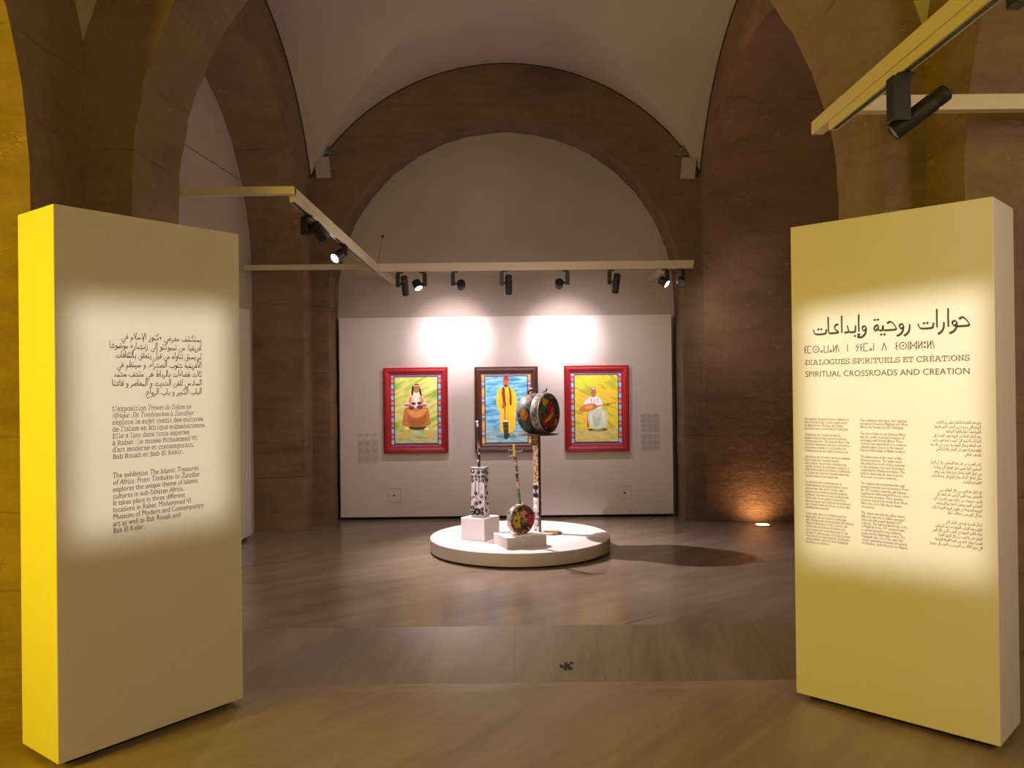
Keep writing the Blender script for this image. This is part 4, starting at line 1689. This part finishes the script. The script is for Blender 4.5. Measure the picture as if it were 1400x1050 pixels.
# ------------------------------------------------------------------ dais and plinths
DX, DY, DR, DZ = .055, 6.975, .775, .22
t = thing('round_dais', (DX, DY, FZ), 'round white dais in the middle of the floor carrying three instruments', 'dais')
T0 = Matrix.Translation((DX, DY, 0))
MB().lathe([(DR - .004, FZ + .014), (DR, FZ + .018), (DR, DZ - .004), (DR - .004, DZ)], 128, 0, T0).build('platform', M_plinth, t, smooth=True)
MB().lathe([(DR - .03, FZ), (DR - .03, FZ + .016)], 64, 0, T0).build('recessed_base', M_dark, t)


def dbox(F, e1, l1, e2, l2, z0, z1, name, label):
    e1, e2 = Vector((*e1, 0)).normalized(), Vector((*e2, 0)).normalized()
    cx = Vector((*F, 0)) + e1 * l1 / 2 + e2 * l2 / 2
    mt = Matrix(((e1.x, e2.x, 0, F[0]), (e1.y, e2.y, 0, F[1]), (0, 0, 1, 0), (0, 0, 0, 1)))
    o = MB().bbox((0, 0, z0), (l1, l2, z1), .002, 0, mt).build(name, M_plinth, None, origin=(cx.x, cx.y, z0))
    return tag(o, label, 'plinth')


dbox((-.243, 6.69), (-.86, .51), .235, (.51, .86), .24, DZ, .404, 'plinth_block', 'tall white plinth block on the left of the dais, under the silver box lute')
dbox((-.053, 6.354), (.919, .394), .345, (-.394, .919), .29, DZ, .309, 'plinth_block', 'low white plinth block at the front of the dais, under the round lute')

# ------------------------------------------------------------------ box lute, silver with dials
M_silver = mat('silver_foil', (.74, .72, .71), .35, .25, noise=.25, nscale=40)
M_dial = mat('dial_black', (.02, .018, .018), .3)
M_dialr = mat('dial_ring', (.55, .52, .50), .25, .9)
zb = .404
bx, by = -.283, 6.853
t = thing('box_lute', (bx, by, zb), 'silver box-bodied lute studded with black dials, on the tall plinth', 'lute')
MT = Matrix.Translation((bx, by, zb)) @ Matrix.Rotation(math.radians(-20), 4, 'Z')
b = MB()
w0, w1, dp, hb = .062, .056, .05, .42
b.add([MT @ Vector(p) for p in ((-w0, -dp, 0), (w0, -dp, 0), (w0, dp, 0), (-w0, dp, 0), (-w1, -dp * .95, hb), (w1, -dp * .95, hb), (w1, dp * .95, hb), (-w1, dp * .95, hb))],
      [(3, 2, 1, 0), (4, 5, 6, 7), (0, 1, 5, 4), (1, 2, 6, 5), (2, 3, 7, 6), (3, 0, 4, 7)])
b.build('body', M_silver, t)
for z_ in (.006, .414):
    b = MB()
    b.bbox((-w0 - .004, -dp - .004, z_ - .006), (w0 + .004, dp + .004, z_ + .008), .003, 0, MT)
    b.build('edge_band', mat('silver_band', (.42, .40, .39), .3, .7), t)
dl = [(-.042, .39, .013), (.008, .385, .014), (.048, .39, .011), (-.05, .345, .010), (-.018, .352, .010), (.012, .345, .010), (.046, .35, .012), (-.048, .312, .011), (-.014, .322, .008), (.014, .312, .010), (.046, .315, .011),
      (-.016, .205, .013), (.036, .18, .012), (-.046, .083, .014), (-.048, .037, .015), (.040, .072, .013), (.040, .035, .014), (-.004, .05, .026), (-.016, .118, .014), (.02, .13, .012)]


def dial(x, y, z, r, axis):
    rot = Matrix.Rotation(PI / 2, 4, 'X') if axis == 'f' else Matrix.Rotation(PI / 2, 4, 'Y')
    m2 = MT @ Matrix.Translation((x, y, z)) @ rot
    d = MB().lathe([(r, 0), (r, .006), (r * .86, .009), (r * .3, .010)], 18, 0, m2).build('dial', M_dial, t)
    MB().lathe([(r * .42, .0095), (r * .42, .0125), (r * .2, .014)], 14, 0, m2).build('dial_centre', M_dialr, d)


for x, z_, r in dl:
    dial(x, -dp, z_, r * 1.18, 'f')
for y, z_, r in ((-.02, .385, .013), (.02, .37, .012), (-.02, .33, .012), (.01, .31, .013), (-.018, .26, .009), (.012, .2, .011), (-.02, .16, .012), (.016, .11, .010), (-.014, .055, .012)):
    dial(w0 - .003, y, z_, r * 1.2, 's')
b = MB()
b.tube([MT @ Vector((-.03 + .03 * math.cos(a), -dp - .006, .15 + .028 * math.sin(a))) for a in [PI * k / 10 for k in range(11)]], .004, 6)
b.tube([MT @ Vector((-.02, -dp - .004, .30)), MT @ Vector((-.022, -dp - .004, .22))], .003, 6)
b.tube([MT @ Vector((.012, -dp - .004, .30)), MT @ Vector((.012, -dp - .004, .20))], .003, 6)
b.build('tailpiece_loops', M_dialr, t)
MB().box((-.012, -dp - .003, .20), (.030, -dp + .002, .30), 0, MT).build('silver_plate', mat('plate_white', (.82, .80, .80), .3, .3), t)
neckm = mosaic('neck_black_white', 55, [(.02, .015, .015), (.62, .56, .52), (.03, .02, .02), (.25, .12, .08)], .05, 2.0, stretch=(1, 1, .7))
b = MB()
b.tube([(bx - .005, by, zb + hb - .01), (bx - .008, by, 1.0), (bx - .012, by, 1.212)], .0125, 12)
b.lathe([(.016, 0), (.018, .01), (.012, .02)], 12, 0, Matrix.Translation((bx - .012, by, 1.20)))
b.build('neck', neckm, t, smooth=True)

# ------------------------------------------------------------------ round painted lute
rx, ry, rz = .058, 6.535, .309
t = thing('round_lute', (rx, ry, rz), 'small round lute with flower-painted drum body and thin neck, on the low plinth', 'lute')
R_ = .121
rot = Matrix.Rotation(math.radians(34), 4, 'Z') @ Matrix.Rotation(PI / 2, 4, 'X')
tilt = Matrix.Rotation(math.radians(-3), 4, 'Y')
MR = Matrix.Translation((rx, ry, rz + R_)) @ tilt @ rot
flower = mosaic('flower_paint', 26, [(.10, .13, .07), (.50, .33, .03), (.34, .04, .05), (.55, .16, .16), (.12, .16, .10), (.45, .22, .05), (.28, .10, .05), (.05, .05, .04)], .09, 1.7, rough=.3)
rimm = mosaic('rim_paint', 20, [(.30, .36, .33), (.55, .36, .30), (.22, .26, .24), (.52, .46, .40)], .03, 4.0)
MB().lathe([(R_ - .006, -.028), (R_, -.024), (R_, .024), (R_ - .006, .028)], 56, 0, MR).build('rim', rimm, t, smooth=True)
f_ = MB().lathe([(R_ - .006, .027), (R_ - .010, .031), (R_ * .5, .033), (.004, .0335)], 56, 0, MR).build('painted_face', flower, t, smooth=True)
f_['label'] = 'dark face painted with flowers and leaves'


def blob(mtx, pts, h, mi=0):
    b = MB()
    p = smooth_poly(pts, 2)
    b.add([mtx @ Vector((x, y, h)) for x, y in p], [tuple(range(len(p)))])
    return b


for nm, col, pts in (('yellow_flower', (.52, .36, .03), [(-.10, .0), (-.075, .05), (-.05, .025), (-.02, .045), (-.025, -.01), (-.045, -.04), (-.07, -.065), (-.09, -.04)]),
                     ('pink_flower', (.62, .20, .22), [(-.015, .06), (.02, .075), (.045, .05), (.035, .02), (.01, .01), (-.015, .025)]),
                     ('red_flower', (.42, .03, .06), [(.06, .03), (.10, .02), (.105, -.03), (.085, -.06), (.055, -.05), (.05, -.01)]),
                     ('orange_flower', (.48, .20, .04), [(-.01, -.0), (.03, .01), (.05, -.005), (.02, -.025), (-.01, -.02)])):
    o = blob(MR, pts, .0345).build(nm, mat('paint_' + nm, col, .3), f_)
for cx, cy, r in ((.028, .030, .010), (-.065, .0, .012), (.08, -.008, .009), (.02, -.075, .014)):
    o = blob(MR, ell(cx, cy, r, r, 10), .0350).build('flower_eye', mat('paint_dark_eye', (.06, .015, .015), .3), f_)
top = Vector((.012, 6.575, 1.034))
base = Vector((.052, 6.545, rz + 2 * R_ - .012))
mid = base + (top - base) * .26
hd = base + (top - base) * .80
MB().tube([base, mid], .014, 12, 0, .011).build('neck_heel', mosaic('heel_paint', 16, [(.10, .17, .09), (.50, .36, .05), (.12, .18, .10)], .03, 1.0), t, smooth=True)
MB().tube([mid, hd], .0115, 12, 0, .0105).build('neck', mosaic('neck_paint', 60, [(.03, .02, .02), (.55, .33, .22), (.62, .46, .34), (.30, .12, .08)], .05, 3.0), t, smooth=True)
MB().tube([hd, top + Vector((0, 0, -.02)), top], .015, 10, 0, .010).build('pegbox', mat('paint_ochre', (.42, .27, .06), .45, noise=.5, nscale=70), t, smooth=True)
for k, (dx, dz, q) in enumerate(((-.048, .052, -.004), (.055, .040, .004), (-.045, .012, -.014))):
    c = hd + Vector((0, 0, dz))
    e = c + Vector((dx, -.004, q))
    p = MB().tube([c, e], .0055, 8).build('peg', mat('peg_wood', (.16, .11, .07), .4), t)
    MB().lathe([(.003, -.008), (.013, -.004), (.013, .004), (.003, .008)], 12, 0, Matrix.Translation(e) @ Matrix.Rotation(PI / 2, 4, 'Y')).build('peg_head', mat('peg_wood', (.16, .11, .07), .4), p, smooth=True)
MB().lathe([(.008, 0), (.008, .018), (.004, .022)], 12, 0, Matrix.Translation((.075, 6.52, rz + 2 * R_ - .004))).build('rim_screw', mat('screw_white', (.7, .66, .6), .3), t)

# ------------------------------------------------------------------ tall painted drum on a post
px_, py_, pz_ = .211, 7.07, DZ
t = thing('drum_lute', (px_, py_, pz_), 'tall sculpture of a painted drum on a slim post, at the back of the dais', 'sculpture')
MP = Matrix.Translation((px_, py_, 0)) @ Matrix.Rotation(math.radians(-26), 4, 'Z')
pm = mosaic('post_side_paint', 45, [(.05, .035, .02), (.10, .07, .04), (.16, .12, .06), (.03, .02, .02)], .06, 7.0)
b = MB().bbox((-.026, -.026, pz_), (.026, .026, 1.08), .003, 0, MP)
post = b.build('post', pm, t)
pf1 = mosaic('post_front_paint', 60, [(.52, .40, .28), (.60, .46, .30), (.30, .09, .04), (.48, .30, .08), (.55, .42, .30)], .05, 2.0)
pf2 = mosaic('post_low_paint', 40, [(.60, .55, .52), (.05, .04, .04), (.62, .58, .54), (.14, .10, .08)], .04, 6.0)
MB().box((-.025, -.0285, .66), (.025, -.0255, 1.078), 0, MP).build('painted_front', pf1, post)['label'] = 'cream front strip painted with small red figures'
MB().box((-.025, -.0285, pz_ + .002), (.025, -.0255, .43), 0, MP).build('spotted_front', pf2, post)
MB().box((-.025, -.0285, .43), (.025, -.0255, .66), 0, MP).build('white_front', mat('post_white', (.64, .60, .58), .4), post)
for z_, m_, nm in ((.625, M_dial, 'black_disc'), (.555, M_dial, 'black_disc'), (.51, mat('disc_white', (.72, .69, .68), .25), 'white_disc'), (.44, mat('disc_white', (.72, .69, .68), .25), 'white_disc')):
    MB().lathe([(.024, 0), (.024, .008), (.018, .013), (.006, .014)], 22, 0, MP @ Matrix.Translation((0, -.028, z_)) @ Matrix.Rotation(PI / 2, 4, 'X')).build(nm, m_, t, smooth=True)
MB().box((-.006, -.034, .57), (.006, -.028, .61), 0, MP).build('disc_link', M_dial, t)
MB().box((-.014, -.036, .455), (.014, -.028, .50), 0, MP).build('white_plate', mat('disc_white', (.72, .69, .68), .25), t)
for z_ in (.64, .56, .47, .40):
    MB().tube([MP @ Vector((.026, .0, z_)), MP @ Vector((.036, -.004, z_ + .006)), MP @ Vector((.038, -.004, z_ + .018))], .0035, 6).build('hook', M_dial, t)
MS = Matrix.Translation((px_ + .012, py_ - .01, 1.08))
b = MB()
b.lathe([(.165, .0), (.182, .004), (.182, .010), (.165, .013)], 48, 0, MS)
b.build('shelf_plate', mosaic('shelf_paint', 30, [(.07, .035, .03), (.22, .14, .11), (.04, .02, .02), (.12, .05, .04)], .05, 3.0), t, smooth=True)

drc = Vector((px_ + .035, py_ - .01, 1.092 + .178))
ax = Vector((.80, -.60, .03)).normalized()
MD = Matrix.Translation(drc) @ ax.to_track_quat('Z', 'Y').to_matrix().to_4x4()
RD = .183
dm1 = mosaic('drum_front_paint', 34, [(.08, .06, .045), (.24, .18, .10), (.36, .28, .17), (.07, .13, .07), (.28, .08, .06), (.05, .04, .04)], .06, 1.1, rough=.55)
dm2 = mosaic('drum_rim_paint', 36, [(.40, .30, .12), (.16, .20, .30), (.36, .30, .22), (.28, .20, .10), (.12, .16, .22)], .06, 2.2, rough=.55)
dm3 = mosaic('drum_back_paint', 30, [(.03, .025, .02), (.05, .12, .06), (.14, .09, .05), (.03, .02, .02), (.20, .10, .07), (.05, .04, .03)], .06, 3.4, rough=.6)
b = MB().lathe([(RD * .90, .004), (RD * .985, .018), (RD, .045), (RD * .985, .072), (RD * .93, .088)], 64, 0, MD)
df = b.build('front_drum', dm2, t, smooth=True)
fc = MB().lathe([(RD * .93, .087), (RD * .80, .102), (RD * .45, .113), (.004, .117)], 64, 0, MD).build('drum_head', dm1, df, smooth=True)
bk = MB().lathe([(.01, -.180), (RD * .45, -.175), (RD * .78, -.155), (RD * .93, -.125), (RD * .99, -.075), (RD * .985, -.030), (RD * .90, .002)], 64, 0, MD).build('back_drum', dm3, t, smooth=True)
MB().lathe([(RD * .90, -.002), (RD * .93, .003), (RD * .90, .008)], 64, 0, MD, False).build('seam_cord', M_dial, t, smooth=True)
MB().lathe([(RD * .935, .084), (RD * .955, .090), (RD * .92, .094)], 64, 0, MD, False).build('white_piping', mat('piping_white', (.62, .58, .50), .5), df, smooth=True)


def headz(x, y):
    r = math.hypot(x, y) / RD
    return .117 - .026 * r * r + .003


# up direction on the drum head in its own frame
Rinv = MD.to_3x3().inverted()
up = Rinv @ Vector((0, 0, 1))
up = Vector((up.x, up.y)).normalized()
rt = Vector((up.y, -up.x))
if (MD.to_3x3() @ Vector((rt.x, rt.y, 0))).x * 0 + (MD.to_3x3() @ Vector((rt.x, rt.y, 0))).y < 0:
    rt = -rt


def onhead(pts, lift=0.0):
    out = []
    for a, c in smooth_poly(pts, 2):
        x, y = rt.x * a + up.x * c, rt.y * a + up.y * c
        out.append(MD @ Vector((x, y, headz(x, y) + lift)))
    return out


K = RD
for i, (nm, col, pts) in enumerate((
        ('green_leaf', (.03, .20, .07), [(-.78, .35), (-.55, .42), (-.42, .2), (-.5, -.02), (-.72, .02)]),
        ('green_leaf', (.03, .20, .07), [(.28, .40), (.60, .45), (.72, .25), (.42, .20)]),
        ('yellow_leaf', (.65, .50, .06), [(-.62, .50), (-.50, .85), (-.38, .60), (-.10, .72), (-.25, .45), (-.5, .32)]),
        ('red_dress', (.52, .03, .04), [(-.25, .45), (.0, .62), (.22, .35), (.30, .05), (.10, -.12), (.25, -.30), (.42, -.55), (.0, -.68), (-.55, -.60), (-.72, -.42), (-.55, -.15), (-.28, -.05), (-.35, .2)]),
        ('pink_sleeve', (.65, .20, .22), [(.0, .32), (.14, .25), (.12, .02), (-.05, -.05), (-.14, .1)]),
        ('pink_hem', (.65, .32, .28), [(.28, -.25), (.52, -.30), (.55, -.58), (.32, -.68), (.20, -.50)]),
        ('yellow_band', (.75, .55, .08), [(-.60, -.38), (-.52, -.46), (-.05, -.24), (.16, .02), (.05, .06), (-.30, -.16)]))):
    p = onhead([(a * K, c * K) for a, c in pts], .0008 * (i + 1))
    MB().add(p, [tuple(range(len(p)))]).build(nm, mat('drum_paint_' + nm, col, .35), df)
# painted patches on the visible curve of the back drum


def onback(ang, zc, ra, rzz, n=20, lift=.003):
    """patch on the barrel of the back drum: ang in degrees round the drum axis from 'up' towards the viewer"""
    prof = [(-.180, .01), (-.175, .45), (-.155, .78), (-.125, .93), (-.075, .99), (-.030, .985), (.002, .90)]

    def rad_at(z):
        for (z0, r0), (z1, r1) in zip(prof, prof[1:]):
            if z0 <= z <= z1:
                return RD * (r0 + (r1 - r0) * (z - z0) / (z1 - z0))
        return RD * .9
    out = []
    for k in range(n):
        a = 2 * PI * k / n
        z_ = max(-.15, min(.0, zc + rzz * math.cos(a)))
        th = math.radians(ang) + ra * math.sin(a)
        r = rad_at(z_) + lift
        v2 = up * math.cos(th) * r - rt * math.sin(th) * r
        # the side of the barrel turned to the camera
        w3 = MD @ Vector((v2.x, v2.y, z_))
        out.append(w3)
    return out


def back_patch(name, col, ang, zc, ra, rzz, lift):
    pts = onback(ang, zc, ra, rzz, 20, lift)
    cen = sum(pts, Vector()) / len(pts)
    n_ = (cen - (drc + ax * (cen - drc).dot(ax))).normalized()
    vs = pts + [cen + n_ * (.010 * ra)]
    k = len(pts)
    MB().add(vs, [(i, (i + 1) % k, k) for i in range(k)]).build(name, mat('drum_paint_' + name, col, .35), bk)


back_patch('green_patch', (.03, .13, .06), 112, -.085, .42, .045, .003)
back_patch('orange_patch', (.50, .17, .02), 92, -.045, .26, .036, .006)
back_patch('orange_patch', (.50, .17, .02), 92, -.045, .10, .012, .012)
# handle and little finial on top
hz0 = drc + Vector((0, 0, RD * .96)) - ax * .085
side = Vector((-ax.y, ax.x, 0))
MB().tube([hz0 - ax * .045 + Vector((0, 0, -.02)), hz0 - ax * .04 + Vector((0, 0, .02)), hz0 + Vector((0, 0, .046)), hz0 + ax * .03 + Vector((0, 0, .034)), hz0 + ax * .045 + Vector((0, 0, -.008))], .009, 10).build('handle', M_dial, t, smooth=True)
f0 = drc + Vector((0, 0, RD * .985)) + ax * .045
MB().tube([f0 - ax * .035, f0 + Vector((0, 0, .010)), f0 + ax * .02 + Vector((0, 0, .012)), f0 + ax * .028 + Vector((0, 0, .034))], .007, 8).build('finial', M_dial, t, smooth=True)

o = MB().lathe([(.055, 0), (.085, .006), (.088, .014), (.080, .018), (.03, .016)], 48, 0, Matrix.Translation((.333, 7.03, DZ))).build('painted_dish', mosaic('dish_paint', 40, [(.62, .50, .38), (.50, .22, .12), (.70, .62, .50), (.30, .34, .18), (.66, .54, .42)], .05, 9.0), None, smooth=True)
tag(o, 'flat painted dish lying on the dais at the foot of the tall post', 'dish')
